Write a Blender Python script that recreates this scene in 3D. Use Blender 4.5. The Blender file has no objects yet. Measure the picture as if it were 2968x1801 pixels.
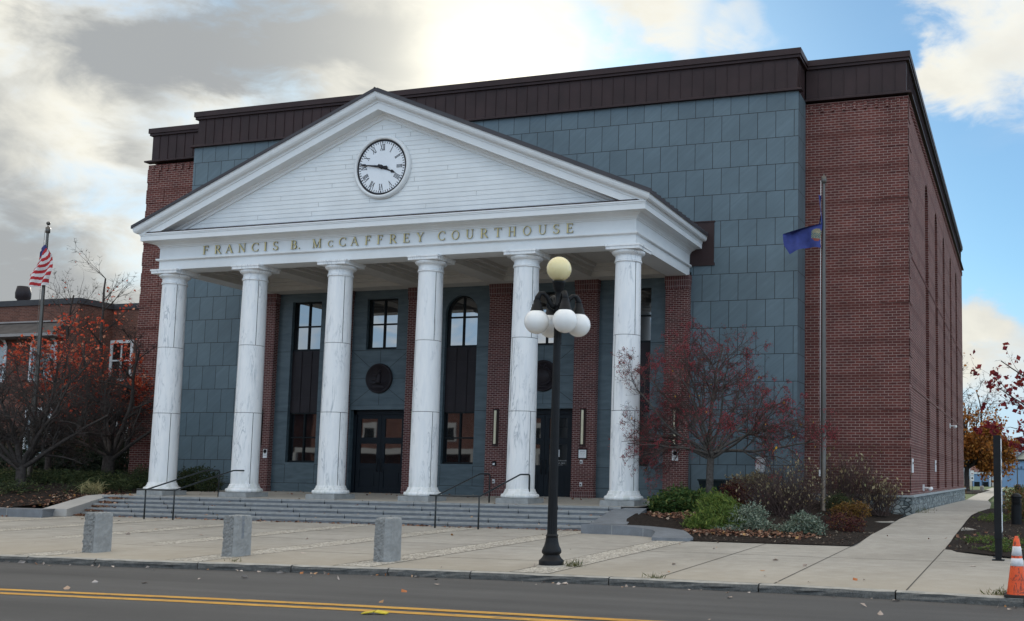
import bpy, math, random
import numpy as np
from mathutils import Vector, Matrix

SC = bpy.context.scene
COL = SC.collection
R = math.radians
PI = math.pi

# ------------------------------------------------------------------ materials
def newmat(name):
    m = bpy.data.materials.new(name); m.use_nodes = True
    nt = m.node_tree
    b = nt.nodes['Principled BSDF']
    return m, nt, b

def nd(nt, kind, ins=None, **kw):
    n = nt.nodes.new('ShaderNode' + kind)
    for k, v in kw.items(): setattr(n, k, v)
    for k, v in (ins or {}).items():
        if hasattr(v, 'is_output') or isinstance(v, bpy.types.NodeSocket): nt.links.new(v, n.inputs[k])
        else: n.inputs[k].default_value = v
    return n

def c4(c): return (c[0], c[1], c[2], 1.0)

def math_(nt, op, a, b=0.0, clamp=False):
    n = nt.nodes.new('ShaderNodeMath'); n.operation = op; n.use_clamp = clamp
    for i, v in enumerate((a, b)):
        if isinstance(v, bpy.types.NodeSocket): nt.links.new(v, n.inputs[i])
        else: n.inputs[i].default_value = v
    return n.outputs[0]

def mixc(nt, f, a, b, blend='MIX'):
    n = nt.nodes.new('ShaderNodeMix'); n.data_type = 'RGBA'; n.blend_type = blend
    for i, v in ((0, f), (6, a), (7, b)):
        if isinstance(v, bpy.types.NodeSocket): nt.links.new(v, n.inputs[i])
        else: n.inputs[i].default_value = v if i == 0 else c4(v)
    return n.outputs[2]

def ramp(nt, fac, stops):
    n = nt.nodes.new('ShaderNodeValToRGB'); nt.links.new(fac, n.inputs[0])
    e = n.color_ramp.elements
    while len(e) < len(stops): e.new(0.5)
    for i, (p, c) in enumerate(stops):
        e[i].position = p; e[i].color = c4(c) if len(c) == 3 else c
    return n.outputs[0]

def g(v): return (v, v, v)

def objco(nt, scale=(1, 1, 1), rot=(0, 0, 0)):
    tc = nd(nt, 'TexCoord')
    mp = nd(nt, 'Mapping', {'Vector': tc.outputs['Object'], 'Scale': scale, 'Rotation': rot})
    return mp.outputs[0]

def noise(nt, co, scale, detail=4, dist=0.0, rough=.55):
    return nd(nt, 'TexNoise', {'Vector': co, 'Scale': scale, 'Detail': detail, 'Distortion': dist, 'Roughness': rough}).outputs[0]

def bump(nt, b, h, strength, dist=.02):
    n = nd(nt, 'Bump', {'Height': h, 'Strength': strength, 'Distance': dist})
    nt.links.new(n.outputs[0], b.inputs['Normal'])

def M(name, col, rough=.7, var=.15, vs=3.0, bmp=0.0, bs=40.0, spec=.35, metal=0.0, fine=0.0, fs=60.0):
    m, nt, b = newmat(name)
    co = objco(nt)
    f = noise(nt, co, vs, 5)
    lo = tuple(c * (1 - var) for c in col); hi = tuple(min(1, c * (1 + var)) for c in col)
    c = ramp(nt, f, [(.3, lo), (.7, hi)])
    if fine:
        f2 = noise(nt, co, fs, 3)
        k = ramp(nt, f2, [(.3, g(1 - fine)), (.7, g(1 + fine))])
        c = mixc(nt, 1.0, c, k, 'MULTIPLY') if False else mixc(nt, fine, c, ramp(nt, f2, [(.35, g(.02)), (.65, g(.75))]))
    nt.links.new(c, b.inputs['Base Color'])
    b.inputs['Roughness'].default_value = rough
    b.inputs['Specular IOR Level'].default_value = spec
    b.inputs['Metallic'].default_value = metal
    if bmp: bump(nt, b, noise(nt, co, bs, 5), bmp)
    return m

def wallco(nt):
    """(along the wall, height) for axis-aligned faces, from object coordinates"""
    tc = nd(nt, 'TexCoord'); ge = nd(nt, 'NewGeometry')
    s = nd(nt, 'SeparateXYZ', {0: tc.outputs['Object']}); n = nd(nt, 'SeparateXYZ', {0: ge.outputs['True Normal']})
    k = math_(nt, 'GREATER_THAN', math_(nt, 'ABSOLUTE', n.outputs[0]), .6)
    mx = nd(nt, 'Mix', {0: k, 2: s.outputs[0], 3: s.outputs[1]}, data_type='FLOAT')
    cv = nd(nt, 'CombineXYZ', {0: mx.outputs[0], 1: s.outputs[2], 2: 0.0})
    return cv.outputs[0]

def brick_mat(name, c1, c2, mortar, bw, rh, ms, off=.5, bstr=.5, rough=.85, bands=0.0):
    m, nt, b = newmat(name)
    co = wallco(nt)
    t = nd(nt, 'TexBrick', {'Vector': co, 'Color1': c4(c1), 'Color2': c4(c2), 'Mortar': c4(mortar), 'Scale': 1.0, 'Mortar Size': ms,
                            'Mortar Smooth': .15, 'Bias': 0.0, 'Brick Width': bw, 'Row Height': rh}, offset=off, squash=1.0)
    n = noise(nt, objco(nt), 1.1, 6)
    c = mixc(nt, .55, t.outputs[0], ramp(nt, n, [(.25, g(.35)), (.75, g(.75))]), 'OVERLAY')
    n2 = noise(nt, objco(nt), 30, 3)
    c = mixc(nt, .22, c, ramp(nt, n2, [(.3, g(.1)), (.7, g(.9))]), 'OVERLAY')
    if bands:
        s = nd(nt, 'SeparateXYZ', {0: co})
        z = math_(nt, 'FRACT', math_(nt, 'MULTIPLY', s.outputs[1], 1 / bands))
        k = math_(nt, 'LESS_THAN', z, .19)
        c = mixc(nt, math_(nt, 'MULTIPLY', k, .33), c, tuple(x * .55 for x in c1))
    nt.links.new(c, b.inputs['Base Color'])
    b.inputs['Roughness'].default_value = rough; b.inputs['Specular IOR Level'].default_value = .15
    h = math_(nt, 'ADD', math_(nt, 'MULTIPLY', t.outputs[1], -1.0), math_(nt, 'MULTIPLY', n2, .25))
    bump(nt, b, h, bstr, .012)
    return m

BRICK = brick_mat('wing_brick', (.145, .047, .039), (.096, .034, .031), (.32, .235, .205), .285, .0948, .0088, bands=1.232)
PBRICK = brick_mat('pilaster_brick', (.125, .044, .040), (.078, .028, .028), (.36, .28, .26), .205, .0682, .0065)
SOLDIER = brick_mat('soldier_brick', (.12, .043, .041), (.075, .028, .029), (.30, .25, .24), .0682, .205, .0065, off=0.0)
OLDBRICK = brick_mat('old_brick', (.155, .068, .05), (.10, .045, .036), (.18, .13, .105), .25, .085, .007, bstr=.3)

def slate_mat():
    m, nt, b = newmat('green_slate')
    co = wallco(nt)
    t = nd(nt, 'TexBrick', {'Vector': nd(nt, 'Mapping', {'Vector': co, 'Location': (.02, -.044, 0)}).outputs[0], 'Color1': c4((.116, .162, .188)), 'Color2': c4((.098, .139, .163)), 'Mortar': c4((.012, .014, .016)), 'Scale': 1.0,
                            'Mortar Size': .0105, 'Mortar Smooth': .1, 'Bias': 0.0, 'Brick Width': .655, 'Row Height': .951}, offset=.5)
    # faint diagonal cleavage streaks, different from panel to panel
    wn = nd(nt, 'TexBrick', {'Vector': nd(nt, 'Mapping', {'Vector': co, 'Location': (.02, -.044, 0)}).outputs[0], 'Color1': c4(g(0)), 'Color2': c4(g(9)), 'Mortar': c4(g(0)), 'Scale': 1.0, 'Mortar Size': 0.0, 'Brick Width': .655, 'Row Height': .951}, offset=.5)
    sh = nd(nt, 'VectorMath', {0: co, 1: wn.outputs[0]}, operation='ADD').outputs[0]
    r1 = nd(nt, 'Mapping', {'Vector': sh, 'Rotation': (0, 0, R(-40))}).outputs[0]
    st = noise(nt, nd(nt, 'Mapping', {'Vector': r1, 'Scale': (.5, 4.5, 1)}).outputs[0], 1.6, 6, .8)
    c = mixc(nt, .36, t.outputs[0], ramp(nt, st, [(.3, g(.36)), (.55, g(.5)), (.78, g(.68))]), 'OVERLAY')
    n2 = noise(nt, objco(nt), .6, 4)
    c = mixc(nt, .35, c, ramp(nt, n2, [(.3, g(.35)), (.7, g(.65))]), 'OVERLAY')
    nt.links.new(c, b.inputs['Base Color'])
    b.inputs['Roughness'].default_value = .5; b.inputs['Specular IOR Level'].default_value = .4
    bump(nt, b, math_(nt, 'ADD', math_(nt, 'MULTIPLY', t.outputs[1], -1.0), math_(nt, 'MULTIPLY', st, .08)), .5, .012)
    return m
SLATE = slate_mat()
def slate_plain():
    m, nt, b = newmat('shaded_portico_slate')
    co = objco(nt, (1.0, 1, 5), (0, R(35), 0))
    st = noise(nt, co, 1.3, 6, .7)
    c = ramp(nt, st, [(.3, (.054, .081, .096)), (.7, (.092, .129, .149))])  # darker than the outer slate: the portico's shade is worked into the colour
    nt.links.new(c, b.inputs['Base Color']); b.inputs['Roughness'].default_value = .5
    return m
SLATE_SHADED = slate_plain()
DARKJOINT = M('dark_joint', (.012, .014, .016), .8)

def marble_mat():
    m, nt, b = newmat('veined_marble')
    tc = nd(nt, 'TexCoord'); oi = nd(nt, 'ObjectInfo')
    ad = nd(nt, 'VectorMath', {0: tc.outputs['Object'], 1: nd(nt, 'VectorMath', {0: oi.outputs['Location'], 1: (1.37, 0, 0)}, operation='MULTIPLY').outputs[0]}, operation='ADD')
    mp = nd(nt, 'Mapping', {'Vector': ad.outputs[0], 'Scale': (3.4, 3.4, .62), 'Rotation': (R(9), R(8), 0)}).outputs[0]
    n = noise(nt, mp, 1.5, 7, 1.3)
    v = math_(nt, 'ABSOLUTE', math_(nt, 'SUBTRACT', n, .52))
    line = ramp(nt, v, [(0, g(.8)), (.014, g(.4)), (.05, g(0))])
    mask = ramp(nt, noise(nt, mp, .9, 3), [(.46, g(0)), (.64, g(1))])
    f = math_(nt, 'MULTIPLY', line, mask)
    base = ramp(nt, noise(nt, mp, 2.2, 5, .6), [(.3, (.76, .775, .79)), (.7, (.85, .85, .845))])
    c = mixc(nt, math_(nt, 'MULTIPLY', f, .8), base, (.19, .23, .28))
    sz = nd(nt, 'SeparateXYZ', {0: tc.outputs['Object']})   # weathering creeps up from the foot
    lowz = nd(nt, 'MapRange', {0: sz.outputs[2], 1: .75, 2: 1.5, 3: 1.0, 4: 0.0}).outputs[0]
    gr = ramp(nt, noise(nt, nd(nt, 'Mapping', {'Vector': ad.outputs[0], 'Scale': (5, 5, 1.2)}).outputs[0], 1.4, 6), [(.42, g(0)), (.68, g(1))])
    c = mixc(nt, math_(nt, 'MULTIPLY', math_(nt, 'MULTIPLY', lowz, gr), .6), c, (.40, .43, .36))
    nt.links.new(c, b.inputs['Base Color']); b.inputs['Roughness'].default_value = .45
    b.inputs['Specular IOR Level'].default_value = .35
    return m
MARBLE = marble_mat()
WHITE = M('white_paint', (.74, .755, .76), .55, .05, .7, spec=.35, fine=.02, fs=6)
BOARDS = M('white_clapboard', (.74, .76, .765), .55, .06, 1.2)
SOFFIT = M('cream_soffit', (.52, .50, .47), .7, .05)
BRONZE = M('bronze_metal', (.036, .0195, .0195), .6, .2, 1.5, spec=.32, metal=.1)
BRONZE2 = M('bronze_panel', (.021, .016, .019), .55, .2, 2, spec=.25)
ROOFM = M('dark_standing_seam', (.05, .045, .05), .5, .15, 1)
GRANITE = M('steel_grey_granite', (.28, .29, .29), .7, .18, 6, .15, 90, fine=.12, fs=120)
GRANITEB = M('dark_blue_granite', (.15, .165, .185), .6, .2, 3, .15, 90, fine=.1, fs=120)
SAWN = M('sawn_granite', (.25, .255, .25), .75, .22, 6, .15, 90, fine=.1, fs=120)
ROCKFACE = M('rock_faced_granite', (.20, .205, .20), .85, .3, 14, 1.0, 24, fine=.18, fs=90)
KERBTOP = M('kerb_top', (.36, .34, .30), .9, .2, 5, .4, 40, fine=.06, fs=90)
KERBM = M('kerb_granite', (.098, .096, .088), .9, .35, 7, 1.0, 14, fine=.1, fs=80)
CONC = None
def conc_mat():
    m, nt, b = newmat('sidewalk_concrete')
    co = objco(nt)
    a = noise(nt, co, .35, 6, .3); a2 = noise(nt, co, 3.0, 6); a3 = noise(nt, co, 140, 2)
    c = ramp(nt, a, [(.3, (.295, .27, .232)), (.7, (.385, .358, .315))])
    c = mixc(nt, .5, c, ramp(nt, a2, [(.3, g(.38)), (.7, g(.6))]), 'OVERLAY')
    c = mixc(nt, .3, c, ramp(nt, a3, [(.3, g(.2)), (.7, g(.8))]), 'OVERLAY')
    s = nd(nt, 'SeparateXYZ', {0: co})   # rusty wash along the kerb side
    k = nd(nt, 'MapRange', {0: math_(nt, 'ADD', s.outputs[1], math_(nt, 'MULTIPLY', a2, 2.0)), 1: -8.0, 2: -12.3, 3: 0.0, 4: 1.0}).outputs[0]
    c = mixc(nt, math_(nt, 'MULTIPLY', k, .5), c, (.38, .32, .235))
    nt.links.new(c, b.inputs['Base Color']); b.inputs['Roughness'].default_value = .88
    bump(nt, b, a3, .15, .004)
    return m
CONC = conc_mat()
def aggr_mat(name='exposed_aggregate', cols=((.18, .16, .135), (.42, .38, .32), (.66, .62, .54))):
    m, nt, b = newmat(name)
    co = objco(nt)
    v = nd(nt, 'TexVoronoi', {'Vector': co, 'Scale': 38.0})
    f = nd(nt, 'SeparateColor', {0: v.outputs['Color']}).outputs[0]
    c = ramp(nt, f, [(.1, cols[0]), (.5, cols[1]), (.95, cols[2])])
    c = mixc(nt, .5, c, ramp(nt, noise(nt, co, 2, 5), [(.3, g(.3)), (.7, g(.6))]), 'OVERLAY')
    nt.links.new(c, b.inputs['Base Color']); b.inputs['Roughness'].default_value = .9
    bump(nt, b, v.outputs['Distance'], .8, .01)
    return m
AGGR = aggr_mat()
JOINT = M('joint_dirt', (.07, .065, .055), .95)
def asphalt_mat():
    m, nt, b = newmat('asphalt')
    co = objco(nt)
    st = noise(nt, objco(nt, (.06, 1.1, 1)), 1.2, 5)
    a = noise(nt, co, .5, 5); f = noise(nt, co, 170, 2)
    c = ramp(nt, st, [(.3, (.050, .047, .045)), (.7, (.088, .084, .080))])
    c = mixc(nt, .4, c, ramp(nt, a, [(.3, g(.4)), (.7, g(.6))]), 'OVERLAY')
    c = mixc(nt, .55, c, ramp(nt, f, [(.3, g(.15)), (.72, g(.85))]), 'OVERLAY')
    nt.links.new(c, b.inputs['Base Color']); b.inputs['Roughness'].default_value = .85
    bump(nt, b, f, .35, .006)
    return m
ASPH = asphalt_mat()
def paint_mat():
    m, nt, b = newmat('yellow_road_paint'); co = objco(nt)
    k = ramp(nt, noise(nt, objco(nt, (1.2, 5, 1)), 3.0, 8, .3, .72), [(.50, g(0)), (.66, g(.75))])
    c = mixc(nt, k, ramp(nt, noise(nt, co, 2, 5), [(.3, (.50, .25, .03)), (.7, (.60, .33, .05))]), (.10, .085, .06))
    nt.links.new(c, b.inputs['Base Color']); b.inputs['Roughness'].default_value = .75; return m
YELLOW = paint_mat()
MULCH = M('bark_mulch', (.022, .0155, .012), .95, .5, 9, 1.0, 45, fine=.03, fs=70, spec=.05)
GRASSM = M('lawn', (.075, .105, .03), .95, .4, 4, .6, 60)
EARTH = M('ground_earth', (.12, .115, .10), .95, .3, .4)

def stone_mat():
    m, nt, b = newmat('fieldstone')
    co0 = wallco(nt)
    co = nd(nt, 'Mapping', {'Vector': co0, 'Scale': (5.2, 7.5, 1)}).outputs[0]
    e = nd(nt, 'TexVoronoi', {'Vector': co, 'Scale': 1.0}, feature='DISTANCE_TO_EDGE', voronoi_dimensions='2D')
    v = nd(nt, 'TexVoronoi', {'Vector': co, 'Scale': 1.0}, voronoi_dimensions='2D')
    f = nd(nt, 'SeparateColor', {0: v.outputs['Color']}).outputs[0]
    c = ramp(nt, f, [(.1, (.10, .125, .13)), (.6, (.22, .25, .25)), (1, (.34, .37, .36))])
    k = ramp(nt, e.outputs['Distance'], [(.03, g(0)), (.1, g(1))])
    c = mixc(nt, k, (.025, .028, .03), c)
    nt.links.new(c, b.inputs['Base Color']); b.inputs['Roughness'].default_value = .9
    bump(nt, b, k, .9, .03)
    return m
STONE = stone_mat()
def glass_mat(name, base=(.004, .006, .008), ior=2.3):
    m, nt, b = newmat(name)
    b.inputs['Base Color'].default_value = c4(base); b.inputs['Roughness'].default_value = .02
    b.inputs['IOR'].default_value = ior
    bump(nt, b, noise(nt, objco(nt), 1.1, 1), .018, .05)
    return m
GLASS = glass_mat('window_glass', ior=3.2); GLASSLOW = glass_mat('door_glass', ior=1.9)
NAVY = M('navy_door_paint', (.005, .009, .014), .5, .15, 2, spec=.22)
FRAME = M('dark_window_frame', (.006, .009, .011), .5, spec=.2)
CREAM = M('cream_diffuser', (.74, .67, .48), .5, .04)
GOLD = M('gilded_letter', (.62, .52, .25), .45, .1, spec=.5)
LETSIDE = M('letter_side', (.05, .045, .03), .6)
BLACK = M('black_iron', (.007, .0075, .009), .5, .25, 8, .12, 60, spec=.22)
DKGREEN = M('rail_paint', (.012, .018, .022), .4, .2, 6, spec=.5)
GLOBE = None
def globe_mat(name, col, lo=None):
    m, nt, b = newmat(name)
    f = noise(nt, objco(nt), 3, 4)
    c = ramp(nt, f, [(.3, tuple(x * .95 for x in col)), (.7, col)])
    nt.links.new(c, b.inputs['Base Color']); b.inputs['Roughness'].default_value = .18
    b.inputs['Subsurface Weight'].default_value = .35; b.inputs['Subsurface Radius'].default_value = (.1, .1, .1)
    return m
GLOBE = globe_mat('white_globe', (.86, .85, .83)); GLOBEY = globe_mat('yellowed_globe', (.82, .71, .40))
POLEM = M('bronze_pole', (.10, .092, .082), .35, .15, 2, spec=.6, metal=.6)
FLAGRED = M('flag_red', (.42, .025, .03), .8); FLAGWHITE = M('flag_white', (.62, .60, .60), .8); FLAGBLUE = M('flag_blue', (.035, .04, .16), .75, .2, 6)
FLAGNAVY = M('navy_flag', (.040, .055, .21), .8, .2, 5)
SIGNW = M('sign_white', (.74, .75, .76), .5, .05); SIGNRED = M('sign_maroon', (.14, .02, .03), .6); INK = M('ink', (.02, .02, .025), .7)
def cone_mat():
    m, nt, b = newmat('cone_orange'); co = objco(nt)
    k = ramp(nt, noise(nt, objco(nt, (9, 9, 3.2)), 1.5, 6, 2.2, .7), [(.52, g(0)), (.58, g(.85))])
    c = mixc(nt, k, ramp(nt, noise(nt, co, 5, 4), [(.3, (.72, .075, .012)), (.7, (.88, .12, .025))]), (.10, .03, .02))
    nt.links.new(c, b.inputs['Base Color']); b.inputs['Roughness'].default_value = .55; return m
ORANGE = cone_mat(); REFL = M('cone_white', (.68, .67, .68), .5, .15, 12)
BARK = M('grey_bark', (.082, .073, .066), .95, .45, 14, .9, 30); DARKBARK = M('dark_bark', (.055, .046, .042), .95, .4, 12, .7, 30); TWIG = M('brown_twig', (.078, .052, .046), .95, .3, 2)
PLANTER = M('dark_planter', (.012, .022, .026), .5)

def leaf_mat(name, stops, rough=.65, trans=.25):
    m, nt, b = newmat(name)
    ge = nd(nt, 'NewGeometry')
    c = ramp(nt, ge.outputs['Random Per Island'], stops)
    nt.links.new(c, b.inputs['Base Color']); b.inputs['Roughness'].default_value = rough
    b.inputs['Specular IOR Level'].default_value = .3
    if trans:
        tr = nd(nt, 'BsdfTranslucent', {'Color': c}); mx = nd(nt, 'MixShader', {0: trans, 1: b.outputs[0], 2: tr.outputs[0]})
        nt.links.new(mx.outputs[0], nt.nodes['Material Output'].inputs[0])
    return m
L_GREEN = leaf_mat('rhododendron_leaf', [(0, (.035, .075, .02)), (.5, (.06, .12, .03)), (.85, (.11, .17, .045)), (1, (.25, .25, .06))])
L_LIME = leaf_mat('lime_needles', [(0, (.05, .095, .018)), (.5, (.10, .16, .03)), (1, (.19, .235, .045))])
L_VAR = leaf_mat('variegated_leaf', [(0, (.06, .10, .065)), (.5, (.16, .21, .16)), (.8, (.38, .42, .33)), (1, (.10, .12, .06))])
L_RED = leaf_mat('barberry_leaf', [(0, (.05, .012, .014)), (.6, (.10, .022, .024)), (.85, (.16, .06, .03)), (1, (.30, .20, .05))])
L_GOLD = leaf_mat('golden_leaf', [(0, (.16, .10, .02)), (.5, (.26, .14, .03)), (1, (.10, .04, .03))])
L_TAN = leaf_mat('withered_leaf', [(0, (.16, .11, .05)), (.5, (.33, .26, .14)), (.8, (.45, .38, .24)), (1, (.12, .14, .05))])
L_BROWN = leaf_mat('fallen_leaf', [(0, (.07, .03, .02)), (.4, (.17, .075, .045)), (.75, (.30, .16, .10)), (.93, (.42, .32, .24)), (1, (.45, .22, .03))], .8, 0)
L_PALE = leaf_mat('pale_fallen_leaf', [(0, (.35, .27, .22)), (.6, (.52, .45, .40)), (.85, (.36, .19, .08)), (1, (.42, .10, .03))], .8, 0)
L_YEL = leaf_mat('yellow_leaf', [(0, (.62, .30, .02)), (1, (.72, .42, .05))])
L_BERRY = leaf_mat('red_berry', [(0, (.13, .012, .02)), (.6, (.25, .02, .032)), (1, (.36, .04, .05))], .4, 0)
L_MAPLE = leaf_mat('red_maple_leaf', [(0, (.30, .04, .025)), (.5, (.55, .08, .04)), (.85, (.64, .15, .065)), (1, (.58, .32, .22))], trans=.4)
L_MAROON = leaf_mat('maroon_leaf', [(0, (.12, .012, .02)), (.6, (.24, .02, .03)), (1, (.34, .05, .03))])
L_ORANGE = leaf_mat('orange_leaf', [(0, (.16, .06, .015)), (.5, (.38, .14, .025)), (.85, (.48, .19, .04)), (1, (.30, .20, .05))])
L_EVER = leaf_mat('evergreen_needles', [(0, (.012, .022, .014)), (.6, (.022, .036, .02)), (1, (.035, .05, .024))])
L_JUNI = leaf_mat('juniper_needles', [(0, (.022, .040, .016)), (.6, (.045, .066, .024)), (.9, (.085, .10, .035)), (1, (.15, .15, .06))])
L_BOX = leaf_mat('boxwood_leaf', [(0, (.018, .032, .012)), (.6, (.034, .054, .018)), (1, (.07, .08, .028))])

# ------------------------------------------------------------------ objects
def tag(o, label=None, cat=None, group=None, kind=None):
    if label: o['label'] = label
    if cat: o['category'] = cat
    if group: o['group'] = group
    if kind: o['kind'] = kind
    return o

def thing(name, loc, label, cat, group=None):
    o = bpy.data.objects.new(name, None); COL.objects.link(o)
    o.location = loc; o.empty_display_size = .2
    return tag(o, label, cat, group)

def rootloc(o):
    v = Vector((0, 0, 0))
    while o is not None:
        v += o.location; o = o.parent
    return v

def copy_tree(o, parent=None):
    c = o.copy(); COL.objects.link(c); c.parent = parent
    for ch in list(o.children): copy_tree(ch, c)
    return c

class MB:
    """collects polygons in world coordinates; build() links them as ONE mesh object"""
    def __init__(s): s.v = []; s.f = []; s.m = []; s.sm = []
    def add(s, verts, faces, mi=0, smooth=False):
        k = len(s.v); s.v.extend([tuple(p) for p in verts])
        s.f.extend([[i + k for i in f] for f in faces]); s.m.extend([mi] * len(faces)); s.sm.extend([smooth] * len(faces))
        return s
    def box(s, x0, x1, y0, y1, z0, z1, mi=0):
        if x0 > x1: x0, x1 = x1, x0
        if y0 > y1: y0, y1 = y1, y0
        if z0 > z1: z0, z1 = z1, z0
        return s.add([(x0, y0, z0), (x1, y0, z0), (x1, y1, z0), (x0, y1, z0), (x0, y0, z1), (x1, y0, z1), (x1, y1, z1), (x0, y1, z1)],
                     [(0, 3, 2, 1), (4, 5, 6, 7), (0, 1, 5, 4), (1, 2, 6, 5), (2, 3, 7, 6), (3, 0, 4, 7)], mi)
    def prism(s, pts, f, a, b, mi=0):
        """pts: 2-D outline (counter-clockwise seen from side a); f(u, v, w) -> xyz"""
        n = len(pts)
        return s.add([f(u, v, a) for u, v in pts] + [f(u, v, b) for u, v in pts],
                     [tuple(range(n)), tuple(range(2 * n - 1, n - 1, -1))] + [((i + 1) % n, i, n + i, n + (i + 1) % n) for i in range(n)], mi)
    def xz(s, pts, y0, y1, mi=0): return s.prism(pts, lambda u, v, w: (u, w, v), y0, y1, mi)
    def yz(s, pts, x0, x1, mi=0): return s.prism(pts, lambda u, v, w: (w, u, v), x1, x0, mi)
    def xy(s, pts, z0, z1, mi=0): return s.prism(pts, lambda u, v, w: (u, v, w), z1, z0, mi)
    def lathe(s, prof, c=(0, 0, 0), seg=24, mi=0, smooth=True, flute=0.0, axis='z'):
        n = len(prof); V = []
        for k in range(seg):
            a = 2 * PI * k / seg; q = 1 - (flute if k % 2 else 0)
            for r, z in prof:
                if axis == 'z': V.append((c[0] + r * q * math.cos(a), c[1] + r * q * math.sin(a), c[2] + z))
                else: V.append((c[0] + r * math.cos(a), c[1] + z, c[2] + r * math.sin(a)))
        F = []
        for k in range(seg):
            k2 = (k + 1) % seg
            for i in range(n - 1):
                q = (k * n + i, k2 * n + i, k2 * n + i + 1, k * n + i + 1)
                F.append(q if axis == 'z' else q[::-1])
        s.add(V, F, mi, smooth)
        for e, rev in ((0, True), (n - 1, False)):
            if prof[e][0] > 1e-6:
                cap = [V[k * n + e] for k in range(seg)]
                if axis != 'z': rev = not rev
                s.add(cap[::-1] if rev else cap, [tuple(range(seg))], mi)
        return s
    def tube(s, pts, r, seg=8, mi=0, smooth=True, caps=True):
        pts = [Vector(p) for p in pts]; n = len(pts)
        rr = r if isinstance(r, (list, tuple)) else [r] * n
        t0 = (pts[1] - pts[0]).normalized()
        u = t0.orthogonal().normalized(); V = []
        for i in range(n):
            t = (pts[min(i + 1, n - 1)] - pts[max(i - 1, 0)]).normalized()
            u = (u - t * u.dot(t)).normalized(); w = t.cross(u)
            for k in range(seg):
                a = 2 * PI * k / seg
                V.append(pts[i] + (u * math.cos(a) + w * math.sin(a)) * rr[i])
        F = [(i * seg + k, i * seg + (k + 1) % seg, (i + 1) * seg + (k + 1) % seg, (i + 1) * seg + k) for i in range(n - 1) for k in range(seg)]
        if caps: F += [tuple(range(seg - 1, -1, -1)), tuple(range((n - 1) * seg, n * seg))]
        return s.add(V, F, mi, smooth)
    def sphere(s, c, r, seg=28, rings=16, mi=0, sq=1.0):
        return s.lathe([(max(1e-7, r * math.sin(PI * i / rings)), -r * sq * math.cos(PI * i / rings)) for i in range(rings + 1)], c, seg, mi)
    def strip(s, stations, mi=0, smooth=False, closed=False):
        """stations: list of equally long point lists -> quads between neighbours"""
        n = len(stations[0]); V = [p for st in stations for p in st]
        F = [(a * n + i, (a + 1) * n + i, (a + 1) * n + i + 1, a * n + i + 1) for a in range(len(stations) - 1) for i in range(n - 1)]
        return s.add(V, F, mi, smooth)
    def build(s, name, mats, parent=None, at=None):
        me = bpy.data.meshes.new(name)
        o0 = rootloc(parent) if parent is not None else Vector(at or (0, 0, 0))
        me.from_pydata([(p[0] - o0.x, p[1] - o0.y, p[2] - o0.z) for p in s.v], [], s.f)
        for m in (mats if isinstance(mats, (list, tuple)) else [mats]): me.materials.append(m)
        me.polygons.foreach_set('material_index', s.m); me.polygons.foreach_set('use_smooth', s.sm); me.update()
        o = bpy.data.objects.new(name, me); COL.objects.link(o)
        if parent is not None: o.parent = parent
        else: o.location = o0
        return o

def np_mesh(name, V, F, mat, parent=None, at=None, smooth=False, nper=4, mi=None):
    """fast mesh of many n-gons that all have nper corners"""
    V = np.asarray(V, np.float32); F = np.asarray(F, np.int32)
    o0 = rootloc(parent) if parent is not None else Vector(at or (0, 0, 0))
    V = V - np.array(o0, np.float32)
    me = bpy.data.meshes.new(name)
    me.vertices.add(len(V)); me.vertices.foreach_set('co', V.ravel())
    me.loops.add(F.size); me.loops.foreach_set('vertex_index', F.ravel())
    me.polygons.add(len(F)); me.polygons.foreach_set('loop_start', np.arange(0, F.size, nper, dtype=np.int32))
    try: me.polygons.foreach_set('loop_total', np.full(len(F), nper, np.int32))
    except Exception: pass
    me.polygons.foreach_set('use_smooth', np.full(len(F), smooth))
    for m in (mat if isinstance(mat, (list, tuple)) else [mat]): me.materials.append(m)
    if mi is not None: me.polygons.foreach_set('material_index', np.asarray(mi, np.int32))
    me.update(calc_edges=True); me.validate()
    o = bpy.data.objects.new(name, me); COL.objects.link(o)
    if parent is not None: o.parent = parent
    else: o.location = o0
    return o

def leaf_cards(P, rng, size, aspect=.6, flat=0.0, jit=.4, droop=None):
    """folded leaf-sized quads at the points P -> verts, faces"""
    n = len(P); d = rng.normal(size=(n, 3)); d[:, 2] *= (1 - flat)
    if droop is not None: d = d * .5 + np.array(droop)
    d /= np.linalg.norm(d, axis=1, keepdims=True) + 1e-9
    w = rng.normal(size=(n, 3)); w[:, 2] *= (1 - flat); w -= d * (w * d).sum(1, keepdims=True); w /= np.linalg.norm(w, axis=1, keepdims=True) + 1e-9
    L = size * (1 + 1.35 * jit * rng.uniform(-1, 1, (n, 1))); W = L * aspect * .5
    up = np.cross(d, w) * W * .35
    V = np.stack([P - d * L * .5, P + w * W + up, P + d * L * .5, P - w * W + up], 1).reshape(-1, 3)
    return V, np.arange(4 * n).reshape(n, 4)

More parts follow.
